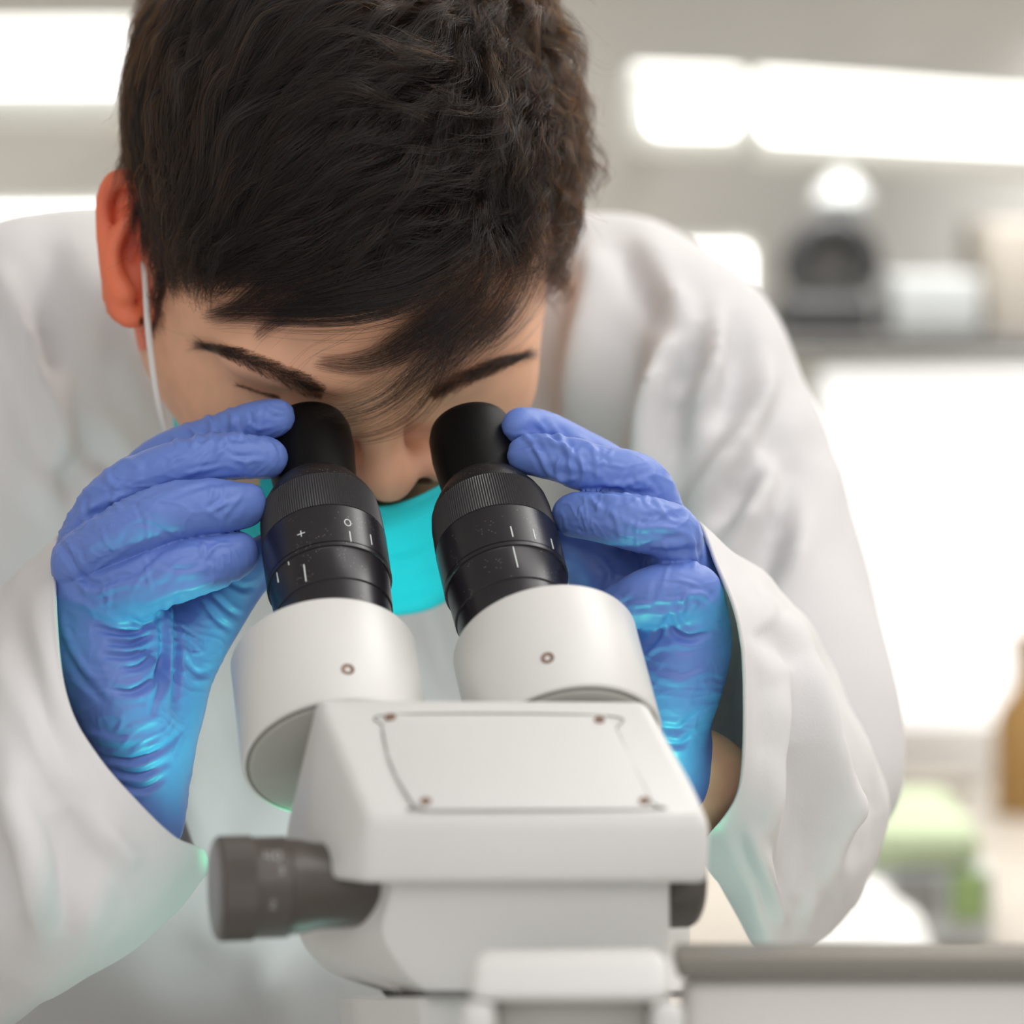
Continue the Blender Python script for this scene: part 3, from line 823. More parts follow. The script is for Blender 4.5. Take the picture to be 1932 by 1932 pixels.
for s in (-1, 1):
    hell((97, -2, s * 31), (15, 13, 19), .012, '-')
    hell((71, -1, s * 31), (14, 14, 16), .004)
hcone((82, 6, 0), (101, -26, 0), 8.5, 9.0, .010)
hell((101, -28, 0), (11, 9.5, 12.5), .008)
for s in (-1, 1):
    hell((92, -34, s * 15.5), (13, 10, 9.5), .006)
    hell((104, -38, s * 12.5), (11, 7.5, 7.5), .003, '-')
# neck, shoulders and torso (mostly under the coat)
G.pad = 0.012
chainpx(G, [(690, 560, 1.44, 220), (700, 660, 1.54, 200), (700, 800, 1.62, 240)], .03)
chainpx(G, [(700, 760, 1.62, 190), (1190, 720, 1.56, 120)], .04)
chainpx(G, [(700, 760, 1.62, 190), (130, 720, 1.57, 120)], .04)
chainpx(G, [(700, 850, 1.64, 290), (700, 1500, 1.66, 290), (700, 2400, 1.68, 270)], .03)
# arms
chainpx(G, [(1230, 720, 1.54, 110), (1470, 1250, 1.46, 85), (1545, 1520, 1.40, 80), (1400, 1570, 1.31, 80), (1335, 1470, 1.272, 68), (1292, 1405, 1.262, 50)], .015)
chainpx(G, [(70, 720, 1.55, 110), (-100, 1100, 1.50, 85), (-190, 1560, 1.42, 80), (60, 1640, 1.29, 70), (240, 1500, 1.255, 55), (262, 1440, 1.25, 50)], .015)
# ear on the viewer's left
ed = 1.328
G.pad = 0.006
c = P(232, 470, ed)
tilt = math.radians(-7)
Re = np.array([[math.cos(tilt), math.sin(tilt), 0], [-math.sin(tilt), math.cos(tilt), 0], [0, 0, 1.0]])
G.ell(c + np.array([0, 0, .003]), np.array([42, 140, 36]) * K * ed * np.array([1, 1, .55]), Re, .003)
G.ell(P(220, 395, ed - .010), np.array([24, 54, 48]) * K * ed, Re, .003, '-')
G.ell(P(242, 470, ed - .009), np.array([26, 46, 52]) * K * ed, Re, .003, '-')
G.ell(P(255, 520, ed - .007), np.array([10, 26, 26]) * K * ed, Re, .003, '-')
chainpx(G, [(268, 352, ed - .004, 14), (242, 336, ed - .004, 15), (214, 342, ed - .004, 15), (198, 376, ed - .003, 14), (196, 430, ed - .002, 13), (201, 490, ed - .002, 13), (212, 545, ed - .003, 15), (228, 588, ed - .003, 17), (252, 602, ed - .003, 15), (262, 588, ed, 13)], .003, n=24)
chainpx(G, [(258, 398, ed - .004, 9), (232, 428, ed - .006, 9), (214, 470, ed - .006, 9), (218, 520, ed - .006, 12), (236, 555, ed - .007, 20)], .004, n=14)
# other ear
hell((-6, -4, -84), (14, 30, 9), .006)
hell((-2, -14, 82), (20, 34, 8), .006)
V, F = G.mesh()
V = laplace(V, F, 2, .5)
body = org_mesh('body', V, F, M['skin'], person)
# skin tone attribute: redder ears and nose, stubble-dark scalp
h = toH(V); pxV = toPx(V)
tone = np.tile(np.array([0.84, 0.46, 0.29]), (len(V), 1))
tone *= (1 + 0.10 * vnoise(V * 60, 2) + 0.05 * vnoise(V * 220, 5))[:, None]
earw = np.clip((h[:, 2] - 78) / 8, 0, 1) * (h[:, 0] < 20) * (V[:, 2] < 1.45) * (V[:, 1] > 0.07) * (V[:, 1] < .17)
earw = np.maximum(earw, ((pxV[:, 0] < 264) & (pxV[:, 1] > 318) & (pxV[:, 1] < 640)) * np.clip((1.352 - V[:, 2]) / .008, 0, 1))
tone = tone * (1 - earw[:, None]) + np.array([0.88, 0.21, 0.10]) * earw[:, None]
for ex, ey, sx_, sy_ in ((205, 385, 14, 40), (246, 468, 20, 42)):  # painted shade in the ear hollows
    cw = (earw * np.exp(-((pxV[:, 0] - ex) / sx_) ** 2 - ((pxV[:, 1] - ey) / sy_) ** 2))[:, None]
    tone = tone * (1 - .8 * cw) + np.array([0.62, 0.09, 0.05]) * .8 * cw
nosew = np.exp(-((h - np.array([98, -32, 0])) ** 2 / np.array([300, 260, 300])).sum(1))
tone = tone * (1 - .4 * nosew[:, None]) + np.array([0.62, 0.20, 0.14]) * .4 * nosew[:, None]
for s in (-1, 1):  # dark red nostril skin, with the shade of the hollow painted in
    nw = np.exp(-(((h - np.array([101, -38, s * 12.5])) / np.array([12, 9, 9])) ** 2).sum(1))[:, None]
    tone = tone * (1 - nw) + np.array([0.24, 0.05, 0.045]) * nw
def hairline(h):
    phi = np.degrees(np.arctan2(np.abs(h[..., 2]), h[..., 0]))
    return np.interp(phi, [0, 20, 35, 47, 60, 68, 72, 76, 80, 84, 89, 102, 120, 180], [71, 69, 63, 55, 48, 40, 24, -2, -10, -14, 10, 0, -30, -50])
isscalp = (h[:, 1] > hairline(h)) & (np.abs(h) < 180).all(1) & (V[:, 2] < 1.53) & (V[:, 1] > 0.03) & (earw < .1) & ~((pxV[:, 0] < 262) & (pxV[:, 1] > 315) & (pxV[:, 1] < 640) & (V[:, 2] < 1.40))
sw = np.clip((h[:, 1] - hairline(h) + 2) / 8, 0, 1) * (np.abs(h) < 180).all(1) * (earw < .1) * (V[:, 2] < 1.50)
sw = sw * ~((pxV[:, 0] < 262) & (pxV[:, 1] > 315) & (pxV[:, 1] < 640) & (V[:, 2] < 1.40))
tone = tone * (1 - sw[:, None]) + np.array([0.02, 0.014, 0.011]) * sw[:, None]
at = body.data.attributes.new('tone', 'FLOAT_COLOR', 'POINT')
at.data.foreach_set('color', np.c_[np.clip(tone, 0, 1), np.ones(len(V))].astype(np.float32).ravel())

# ---------------------------------------------------------------- hair
def hair_obj(name, pts, rad, m, parent):
    """pts (N, n, 3) camera frame, rad (N, n)"""
    N, n, _ = pts.shape
    hc = bpy.data.hair_curves.new(name)
    hc.add_curves([n] * N)
    W = (toW(pts) - ORG[parent.name]).astype(np.float32)
    hc.attributes['position'].data.foreach_set('vector', W.ravel()) if 'position' in hc.attributes else hc.position_data.foreach_set('vector', W.ravel())
    r = hc.attributes.get('radius') or hc.attributes.new('radius', 'FLOAT', 'POINT')
    r.data.foreach_set('value', np.asarray(rad, np.float32).ravel())
    o = bpy.data.objects.new(name, hc); COL.objects.link(o); hc.materials.append(m); o.parent = parent
    ORG[o.name] = ORG[parent.name]
    return o
# flow guides: px, py, dirx, diry, lift mm, length mm
GU = np.array([
    (290, -60, -.5, 1, 10, 34), (300, 60, -.35, 1, 9, 32), (262, 180, -.12, 1, 4, 22), (262, 300, 0, 1, 2.5, 15), (290, 420, .03, 1, 2, 10), (285, 520, .05, 1, 2.5, 8), (285, 600, .05, 1, 1.5, 6),
    (330, 300, -.22, 1, 8, 26), (340, 400, -.15, 1, 6, 22),
    (420, -60, -.7, .8, 13, 40), (420, 120, -.62, .8, 13, 38), (440, 260, -.6, .85, 12, 36), (400, 360, -.62, .8, 10, 30), (420, 450, -.85, .5, 10, 15), (360, 490, -.6, .6, 6, 9),
    (580, -60, -.9, .5, 15, 46), (580, 120, -.85, .5, 15, 46), (600, 260, -.75, .62, 14, 42), (540, 380, -.72, .7, 13, 38), (520, 480, -.9, .4, 12, 25), (480, 540, -1, .25, 7, 9),
    (740, -60, -.9, .35, 16, 50), (740, 120, -.95, .25, 16, 50), (740, 260, -.85, .35, 15, 46), (680, 400, -.65, .75, 15, 42), (660, 500, -.85, .5, 12, 22), (640, 560, -.95, .3, 7, 11),
    (880, -40, -.5, .6, 16, 40), (880, 100, -.6, .5, 16, 40), (900, 220, -.8, .5, 15, 36), (880, 330, -.9, .45, 15, 40), (820, 440, -.85, .55, 14, 44), (800, 540, -.85, .5, 10, 18), (880, 560, -.8, .55, 8, 24),
    (1000, 40, -.1, 1, 15, 34), (1020, 180, -.45, .8, 15, 32), (1030, 300, -.7, .6, 14, 32), (980, 400, -.8, .55, 13, 36), (940, 480, -.75, .65, 11, 30), (980, 530, -.3, 1, 6, 16), (1000, 590, -.15, 1, 3, 9),
    (1090, 60, .12, 1, 12, 30), (1110, 200, .05, 1, 10, 26), (1090, 320, -.12, 1, 9, 24), (1050, 430, -.3, 1, 7, 20), (1020, 520, -.1, 1, 4, 12)], float)
def flow(p, r=None):
    q = toPx(p)
    d2 = ((q[:, None, :] - GU[None, :, :2]) ** 2).sum(-1)
    wgt = np.exp(-(d2 - d2.min(1, keepdims=True)) / (2 * 75.0 ** 2))
    wgt /= wgt.sum(1, keepdims=True)
    a = wgt @ GU[:, 2:]
    return a
def scr2tan(p, d2, nrmv):
    """screen direction (x right, y down) to a 3-D tangent"""
    d = np.c_[d2[:, 0], -d2[:, 1], np.zeros(len(d2))]
    d = d - nrmv * (d * nrmv).sum(1, keepdims=True)
    return nrm(d)
sc_i = np.nonzero(isscalp)[0]
NG = 3200; NP = 13
root = V[rng.choice(sc_i, NG)] + rng.normal(0, .0008, (NG, 3))
par = flow(root)
L = par[:, 3] * 1e-3 * rng.uniform(.75, 1.3, NG) * 1.15
lift = par[:, 2] * 1e-3
lay = rng.uniform(.22, 1.0, NG) ** .8
pos = root.copy(); gpts = np.zeros((NG, NP, 3)); gpts[:, 0] = root
pxr = toPx(root)
wavy = np.clip((pxr[:, 0] - 700) / 250, 0, 1)
ph = rng.uniform(-1, 1, NG); wn = rng.normal(0, 1, NG)
for s_ in range(1, NP):
    t = s_ / (NP - 1)
    nv = G.grad(pos)
    a = flow(pos)
    d = scr2tan(pos, a[:, :2], nv)
    b = np.cross(nv, d)
    cn = vnoise(root * 60 + np.array([0, 0, 9.0]), 11) * .8 + wn * .22
    wv = np.sin(t * (5 + 2 * wn * .4) + 6 * vnoise(root * 38, 21)) * (.22 + .75 * wavy)
    d = nrm(d + b * (cn * (.35 + .45 * wavy) + wv)[:, None])
    hgt = G.sample(pos)
    want = lift * lay * np.minimum(1, t * 2.6) * (1 - .3 * t) + .0008
    want = want * np.clip(1 + .75 * vnoise(root * 42, 31) + .5 * vnoise(root * 95, 32), .25, 2) + wavy * .0035 * np.sin(t * 6 + 5 * ph)
    pos = pos + d * (L / (NP - 1))[:, None] + nv * np.clip(want - hgt, -.004, .004)[:, None] * .75
    gpts[:, s_] = pos
from mathutils.kdtree import KDTree
kd = KDTree(NG)
for i_, p_ in enumerate(root): kd.insert(p_, i_)
kd.balance()
NH = 62000
cr = V[rng.choice(sc_i, NH)] + rng.normal(0, .0006, (NH, 3))
cr = cr[(cr[:, 2] < 1.42) | (rng.random(NH) < .35)]; NH = len(cr)
gi = np.empty(NH, int)
for i_, p_ in enumerate(cr):
    c3 = kd.find_n(p_, 3); gi[i_] = c3[min(2, int(rng.random() ** 2.2 * 3))][1]
off = cr - root[gi]
t = np.linspace(0, 1, NP)[None, :, None]
pull = rng.uniform(.55, .97, (NH, 1, 1))
lenj = rng.uniform(.6, 1.05, NH)
tq = np.linspace(0, 1, NP)[None] * lenj[:, None] * (NP - 1)
i0 = np.minimum(tq.astype(int), NP - 2); ft = np.clip(tq - i0, 0, 1.3)[..., None]
gp = gpts[gi]; ar = np.arange(NH)[:, None]
cen_ = gp[ar, i0] * (1 - ft) + gp[ar, i0 + 1] * ft
jit = rng.normal(0, .0011, (NH, 1, 3)) * t + rng.normal(0, .0009, (NH, 1, 3)) * np.sin(t * rng.uniform(3, 8, (NH, 1, 1)))
pts = cen_ + off[:, None, :] * (1 - pull * t ** .7) + jit
rad = np.full((NH, NP), .000078) * np.linspace(1, .35, NP)[None] * rng.uniform(.7, 1.35, NH)[:, None]
allp = [pts]; allr = [rad]
# stray hairs
ns = 500
si = rng.choice(NH, ns)
stp = pts[si].copy()
k = np.linspace(0, 1, NP)[None, :, None]
nvs = G.grad(stp[:, -1])
stp += (nvs[:, None, :] * rng.uniform(.001, .008, (ns, 1, 1)) + rng.normal(0, .004, (ns, 1, 3))) * k ** 2
allp.append(stp); allr.append(np.full((ns, NP), .00003))
# hand-placed locks: (px, py, height mm) ; count ; spread px start/end
def march(q, hmm):
    """depth where the body field equals height, along pixel rays; q (...,2)"""
    D = np.linspace(1.17, 1.42, 100)
    r = np.stack([(q[..., 0] - 966) * K, -(q[..., 1] - 966) * K, np.ones(q.shape[:-1])], -1)
    p = r[..., None, :] * D[:, None]
    f = G.sample(p) - (hmm * 1e-3)[..., None]
    neg = f < 0
    i = neg.argmax(-1); no = ~neg.any(-1)
    i = np.where(no, f.argmin(-1), i)
    i0 = np.maximum(i - 1, 0)
    f0 = np.take_along_axis(f, i0[..., None], -1)[..., 0]; f1 = np.take_along_axis(f, i[..., None], -1)[..., 0]
    t = np.where(no | (i == 0), 1.0, np.clip(f0 / (f0 - f1 + 1e-9), 0, 1))
    return r * (D[i0] + (D[i] - D[i0]) * t)[..., None]
def lock(path, n, s0, s1, trim=.25, rad=.00005, frizz=3, hj=1.2, lastd=None):
    path = np.array(path, float)
    c = catmull(path, NP)
    tg = nrm(np.gradient(c[:, :2], axis=0)); pn = np.c_[-tg[:, 1], tg[:, 0]]
    o = rng.normal(0, 1, n)
    t = np.linspace(0, 1, NP)
    sp = s0 + (s1 - s0) * t
    ln = 1 - trim * rng.random(n) ** 1.5
    st = rng.random((n, 1)) * .35
    tt = st + (ln[:, None] - st) * t[None]
    cx_ = np.stack([np.interp(tt, t, c[:, i]) for i in range(3)], -1)
    pnx = np.stack([np.interp(tt, t, pn[:, i]) for i in range(2)], -1)
    q = cx_[..., :2] + pnx * (o[:, None] * np.interp(tt, t, sp))[..., None]
    ph = rng.uniform(0, 6.3, (n, 1, 2)); am = rng.normal(0, frizz, (n, 1, 2))
    q = q + am * np.sin(tt[..., None] * rng.uniform(1.5, 4, (n, 1, 1)) + ph) * tt[..., None]
    hm = np.clip(cx_[..., 2] * np.minimum(1, .25 + t[None] * 3) + rng.normal(0, hj, (n, 1)) * (0.5 + tt), .3, 60)
    p = march(q, hm)
    # smooth depth
    for _ in range(3):
        p[:, 1:-1, 2] = .25 * p[:, :-2, 2] + .5 * p[:, 1:-1, 2] + .25 * p[:, 2:, 2]
    allp.append(p)
    allr.append(np.tile(np.linspace(1, .3, NP) * rad, (n, 1)))
L_ = lock
# fringe mass sweeping down to the nose bridge
L_([(960, 470, 12), (900, 540, 12), (830, 610, 9), (760, 660, 7), (680, 690, 5), (590, 682, 4)], 240, 26, 8, .35)
L_([(980, 500, 10), (930, 580, 9), (860, 650, 8), (790, 710, 8), (700, 770, 9), (600, 800, 14)], 200, 26, 26, .4, frizz=8)
L_([(940, 520, 9), (880, 600, 8), (810, 680, 8), (740, 760, 9), (650, 790, 14), (590, 775, 18)], 110, 24, 18, .35, frizz=8)
L_([(900, 560, 8), (850, 650, 7), (820, 730, 6), (770, 790, 9), (700, 822, 14), (620, 826, 18)], 60, 22, 5, .25, frizz=5)
L_([(880, 540, 8), (855, 640, 7), (830, 720, 7), (790, 790, 8)], 26, 16, 10, .5, frizz=8)
L_([(1000, 520, 7), (950, 600, 6), (890, 650, 5), (840, 690, 5), (800, 740, 6)], 130, 28, 20, .5, frizz=6)
L_([(860, 470, 13), (780, 540, 11), (680, 580, 9), (560, 590, 8), (470, 588, 7), (385, 592, 6)], 420, 24, 9, .4)
L_([(760, 480, 13), (680, 520, 12), (600, 545, 10), (500, 570, 8), (395, 598, 7)], 300, 26, 10, .45)
L_([(560, 480, 10), (500, 540, 8), (440, 585, 6), (380, 600, 5)], 160, 22, 5, .4)
L_([(680, 500, 10), (600, 560, 8), (530, 600, 6), (480, 640, 5)], 110, 24, 5, .4)
L_([(460, 470, 9), (400, 510, 7), (350, 530, 6), (318, 522, 6)], 120, 22, 8, .4)
L_([(900, 520, 10), (840, 590, 8), (760, 640, 7), (700, 672, 5), (600, 684, 4)], 180, 26, 7, .4)
L_([(800, 540, 10), (700, 570, 8), (600, 580, 6), (520, 600, 5), (480, 635, 4)], 120, 20, 6, .4)
L_([(620, 490, 11), (520, 520, 9), (430, 525, 7), (350, 518, 6)], 160, 20, 12, .5)
L_([(600, 540, 6), (500, 560, 4), (400, 560, 4), (330, 520, 4)], 14, 14, 16, .3, frizz=10)
L_([(960, 420, 13), (860, 490, 13), (760, 540, 12), (640, 560, 10), (540, 575, 8)], 380, 34, 18, .4)
L_([(900, 500, 11), (820, 560, 9), (740, 585, 8), (700, 560, 8)], 90, 22, 14, .5)
L_([(980, 560, 5), (930, 610, 4), (880, 640, 3), (830, 660, 3)], 120, 26, 14, .5)
L_([(1000, 470, 8), (985, 520, 7), (965, 570, 6), (930, 620, 5)], 170, 28, 22, .5, frizz=6)
L_([(1030, 420, 8), (1025, 480, 7), (1015, 530, 5), (1000, 570, 4)], 120, 22, 12, .5, frizz=6)
L_([(700, 560, 7), (640, 600, 4), (560, 640, 4), (500, 700, 6)], 7, 30, 30, .3, frizz=12)
L_([(420, 480, 8), (360, 470, 8), (320, 490, 8)], 90, 26, 18, .4)
# hairs sticking out at the right
L_([(1060, 60, 12), (1110, 110, 14), (1150, 130, 22), (1185, 92, 30)], 5, 14, 14, .3, .00003)
L_([(1080, 250, 12), (1100, 320, 12), (1085, 380, 14), (1100, 400, 20)], 26, 18, 20, .4, .00003, frizz=10)
L_([(1040, 420, 9), (1070, 470, 11), (1050, 520, 11)], 40, 16, 16, .4, .00003, frizz=12)
L_([(330, 520, 5), (380, 560, 4), (440, 590, 5), (470, 600, 6)], 16, 14, 12, .3, .00003, frizz=8)
L_([(280, 440, 5), (300, 610, 2), (400, 640, 1), (430, 650, 1)], 2, 6, 6, .1, .00002)
hp = np.concatenate(allp); hr = np.concatenate(allr)
hair = hair_obj('hair', hp, hr, M['hair'], person)
# eyebrows
def brow(path, n, wid, ln, flip):
    c = catmull(np.array(path, float), 60)
    tg = nrm(np.gradient(c, axis=0)); pn = np.c_[-tg[:, 1], tg[:, 0]]
    s = rng.uniform(0, 1, n); i = (s * 59).astype(int)
    wd = wid * (np.interp(s, [0, .15, .7, 1], [.55, 1, .8, .25]))
    o = rng.uniform(-1, 1, n)
    a = c[i] + pn[i] * (o * wd)[:, None]
    # hairs converge along the brow
    dr = nrm(tg[i] * 1.0 - pn[i] * (o * .5)[:, None] + rng.normal(0, .16, (n, 2)))
    t = np.linspace(0, 1, 6)[None, :, None]
    q = a[:, None, :] + dr[:, None, :] * t * (ln * rng.uniform(.6, 1.2, n))[:, None, None]
    hm = .2 + 1.5 * np.sin(np.pi * t[..., 0] * .6) * rng.uniform(.5, 1.2, (n, 1))
    p = march(q, hm * np.ones((n, 6)))
    return p, np.tile(np.linspace(1, .35, 6) * .000045, (n, 1))
b1, r1 = brow([(612, 742), (560, 718), (500, 692), (440, 668), (392, 655)], 1100, 23, 42, 1)
hair_obj('eyebrow', b1, r1, M['hair'], person)
b2, r2 = brow([(812, 748), (860, 722), (910, 700), (950, 684), (985, 672)], 1000, 20, 40, 1)
hair_obj('eyebrow', b2, r2, M['hair'], person)
# lashes at the outer corner of the eye on the left
b3, r3 = brow([(530, 752), (495, 742), (452, 728)], 200, 6, 17, 1)
hair_obj('eyelashes', b3, r3 * .8, M['hair'], person)

# ---------------------------------------------------------------- gloves
def d0(mm_): return 1.25 + mm_ * 1e-3
def glove(name, fingers, palm, cuffs, fold, seed, kp=.007):
    allr = [r for f in fingers for r in f] + [r for c_ in palm for r in c_]
    q = PP([r[:3] for r in allr]); m = 75 * K * 1.3 + .012
    GG = Grid(q.min(0) - m, q.max(0) + m, .00072, pad=.004)
    far = GG.f.copy()
    base = Grid(q.min(0) - m, q.max(0) + m, .00072, pad=.016)
    for c_ in palm: chainpx(base, c_, .007, n=3 * len(c_))
    out = base.f.copy()
    for f in fingers:
        T = Grid(q.min(0) - m, q.max(0) + m, .00072, pad=.010)
        chainpx(T, f, .0012, n=5 * len(f))
        out = np.minimum(out, smin(base.f, T.f, kp))
        # thin web between neighbours stays a crease: plain min
        del T
    GG.f = out
    Vg, Fg = GG.mesh()
    Vg = laplace(Vg, Fg, 2, .5)
    N = outN(Vg, Fg)
    rc = []
    g5 = np.random.default_rng(seed)
    for f in fingers[:4]:
        f_ = catmull(np.array(f, float), 30)
        for _ in range(16):
            i = g5.integers(3, 26); dv = nrm(f_[i + 1, :2] - f_[i - 1, :2]); pv = np.array([-dv[1], dv[0]]); R_ = f_[i, 3]
            c0 = f_[i, :2] + pv * g5.uniform(-.6, .6) * R_; an = g5.normal(0, .8) if g5.random() < .6 else 1.5 + g5.normal(0, .25)
            dd = pv * math.cos(an) + dv * math.sin(an); nn_ = np.array([-dd[1], dd[0]]); ln = g5.uniform(.35, .8) * R_; bw = g5.normal(0, .12) * R_
            rc.append(([tuple(c0 - dd * ln), tuple(c0 + nn_ * bw), tuple(c0 + dd * ln)], g5.choice([-1, 1, 1]) * g5.uniform(.00025, .0006), g5.uniform(3.5, 6)))
    fold = [(a_, b_ * 1.25, c_) for a_, b_, c_ in fold] + rc
    D = folds(Vg, N, fold)
    # soft folding of the film
    a1 = vnoise(Vg * np.array([90, 150, 90]) + 3 * vnoise(Vg * 50, seed)[:, None], seed + 1)
    a2 = vnoise(Vg * np.array([160, 260, 160]) + 2 * vnoise(Vg * 90, seed + 5)[:, None], seed + 2)
    a3 = np.maximum(0, vnoise(Vg * 35, seed + 9) + .15)
    D = D + .0006 * a3 * np.exp(-(a1 / .16) ** 2) + .0003 * a3 * np.exp(-(a2 / .18) ** 2)
    Vg = Vg + N * D[:, None]
    Vg = laplace(Vg, Fg, 1, .3)
    return org_mesh(name, Vg, Fg, M['glove'], person)
# rows: px, py, depth, radius px
gl_f = [
    [(190, 985, d0(30), 50), (300, 872, d0(30), 46), (420, 822, d0(24), 42), (480, 798, d0(18), 38), (522, 788, d0(16), 34)],
    [(165, 1010, d0(12), 52), (225, 928, d0(4), 48), (330, 880, d0(0), 46), (430, 862, d0(1), 43), (505, 864, d0(6), 38)],
    [(150, 1060, d0(0), 54), (235, 1005, d0(-12), 54), (330, 965, d0(-14), 55), (410, 955, d0(-10), 50), (460, 953, d0(-3), 42)],
    [(160, 1130, d0(2), 56), (250, 1108, d0(-10), 58), (335, 1078, d0(-14), 57), (400, 1060, d0(-10), 52), (447, 1045, d0(-4), 42)],
    [(310, 1330, d0(14), 64), (350, 1230, d0(20), 68), (400, 1150, d0(24), 64), (455, 1090, d0(24), 50), (515, 1040, d0(18), 38)],
]
gl_p = [
    [(160, 1060, d0(16), 55), (178, 1160, d0(10), 72), (205, 1260, d0(2), 82), (238, 1345, d0(-4), 76), (262, 1420, d0(-3), 62), (275, 1500, d0(-4), 58), (280, 1560, d0(-4), 56)],
    [(190, 1080, d0(26), 55), (250, 1200, d0(20), 70), (300, 1310, d0(14), 68), (300, 1400, d0(6), 56), (285, 1490, d0(2), 54)],
    [(250, 1130, d0(8), 50), (275, 1220, d0(10), 58)],
]
gl_fold = [
    ([(318, 940), (400, 912), (500, 905)], -.0006, 6), ([(430, 880), (380, 900), (300, 925), (230, 960)], -.0004, 6),
    ([(104, 1010), (130, 1050), (170, 1100), (230, 1088), (280, 1060)], -.0010, 7), ([(108, 1003), (150, 950), (175, 935)], -.0006, 6),
    ([(165, 960), (205, 945), (250, 930)], .0009, 8), ([(160, 935), (166, 968), (172, 975)], -.0008, 6),
    ([(215, 885), (235, 870), (260, 880), (250, 900)], .0006, 8), ([(200, 880), (205, 905), (225, 925)], .0007, 7),
    ([(210, 1090), (260, 1075), (300, 1040), (340, 1020)], -.0007, 7),
    ([(270, 1140), (330, 1115), (380, 1105), (420, 1085)], .0007, 8), ([(240, 1150), (290, 1150), (340, 1125)], -.0005, 9),
    ([(245, 1170), (275, 1178), (305, 1160)], -.0014, 6), ([(180, 1185), (240, 1195), (298, 1178)], -.0014, 6), ([(205, 1212), (250, 1214), (290, 1192)], -.0013, 6), ([(195, 1236), (240, 1238), (282, 1225)], -.0012, 6),
    ([(232, 1262), (262, 1258), (285, 1240)], -.0010, 6), ([(212, 1300), (250, 1305), (290, 1280), (302, 1240)], -.0014, 7),
    ([(302, 1150), (308, 1220), (300, 1290), (285, 1345)], -.0012, 7), ([(330, 1140), (332, 1230), (330, 1330)], -.0014, 8), ([(316, 1150), (320, 1230), (315, 1320)], .0012, 7),
    ([(190, 1425), (240, 1435), (300, 1415), (340, 1380)], -.0012, 7), ([(205, 1450), (260, 1462), (320, 1435)], -.0010, 7), ([(215, 1478), (270, 1488), (310, 1465)], -.0011, 7), ([(160, 1380), (220, 1400), (280, 1390)], .0009, 9),
    ([(110, 1150), (135, 1230), (170, 1280)], .0007, 8), ([(130, 1130), (200, 1160), (230, 1175)], .0006, 8), ([(115, 1200), (150, 1270), (200, 1330)], -.0006, 8),
    ([(400, 1120), (430, 1150), (455, 1165)], -.0008, 6), ([(380, 1130), (410, 1170), (440, 1190)], -.0008, 6), ([(430, 1095), (460, 1110), (480, 1105)], -.0007, 6), ([(345, 1240), (375, 1270), (400, 1260)], -.0008, 7),
    ([(430, 770), (440, 790), (435, 820)], .0007, 6), ([(380, 775), (400, 800), (395, 830)], .0008, 6), ([(350, 800), (372, 822), (360, 845)], .0008, 6), ([(500, 760), (515, 775), (540, 778)], .0006, 5), ([(325, 820), (340, 840)], .0007, 6),
    ([(430, 830), (420, 850), (400, 862)], .0004, 5), ([(500, 830), (515, 845), (520, 865)], .0005, 5), ([(478, 920), (500, 928), (508, 950)], .0005, 6),
]
glove('glove', gl_f, gl_p, None, gl_fold, 40)
gr_f = [
    [(1225, 960, d0(34), 44), (1160, 895, d0(34), 46), (1085, 850, d0(30), 44), (1020, 815, d0(24), 40), (980, 803, d0(18), 33)],
    [(1245, 1000, d0(14), 52), (1210, 915, d0(6), 52), (1120, 886, d0(2), 47), (1040, 862, d0(4), 42), (992, 858, d0(8), 35)],
    [(1270, 1060, d0(2), 50), (1268, 1008, d0(-10), 52), (1190, 984, d0(-14), 52), (1120, 972, d0(-8), 46), (1082, 972, d0(-2), 40)],
    [(1300, 1180, d0(2), 50), (1308, 1120, d0(-10), 55), (1240, 1122, d0(-14), 54), (1185, 1140, d0(-10), 46), (1140, 1160, d0(0), 40)],
    [(1235, 1270, d0(14), 60), (1195, 1170, d0(20), 72), (1150, 1095, d0(24), 66), (1100, 1050, d0(22), 54), (1060, 1030, d0(18), 42)],
]
gr_p = [
    [(1262, 1020, d0(18), 50), (1280, 1110, d0(14), 68), (1290, 1200, d0(6), 76), (1280, 1290, d0(2), 70), (1275, 1370, d0(6), 50), (1290, 1440, d0(12), 48), (1305, 1480, d0(16), 48)],
    [(1230, 1100, d0(26), 60), (1220, 1200, d0(20), 66), (1245, 1310, d0(12), 60), (1270, 1400, d0(14), 46), (1290, 1450, d0(16), 46)],
]
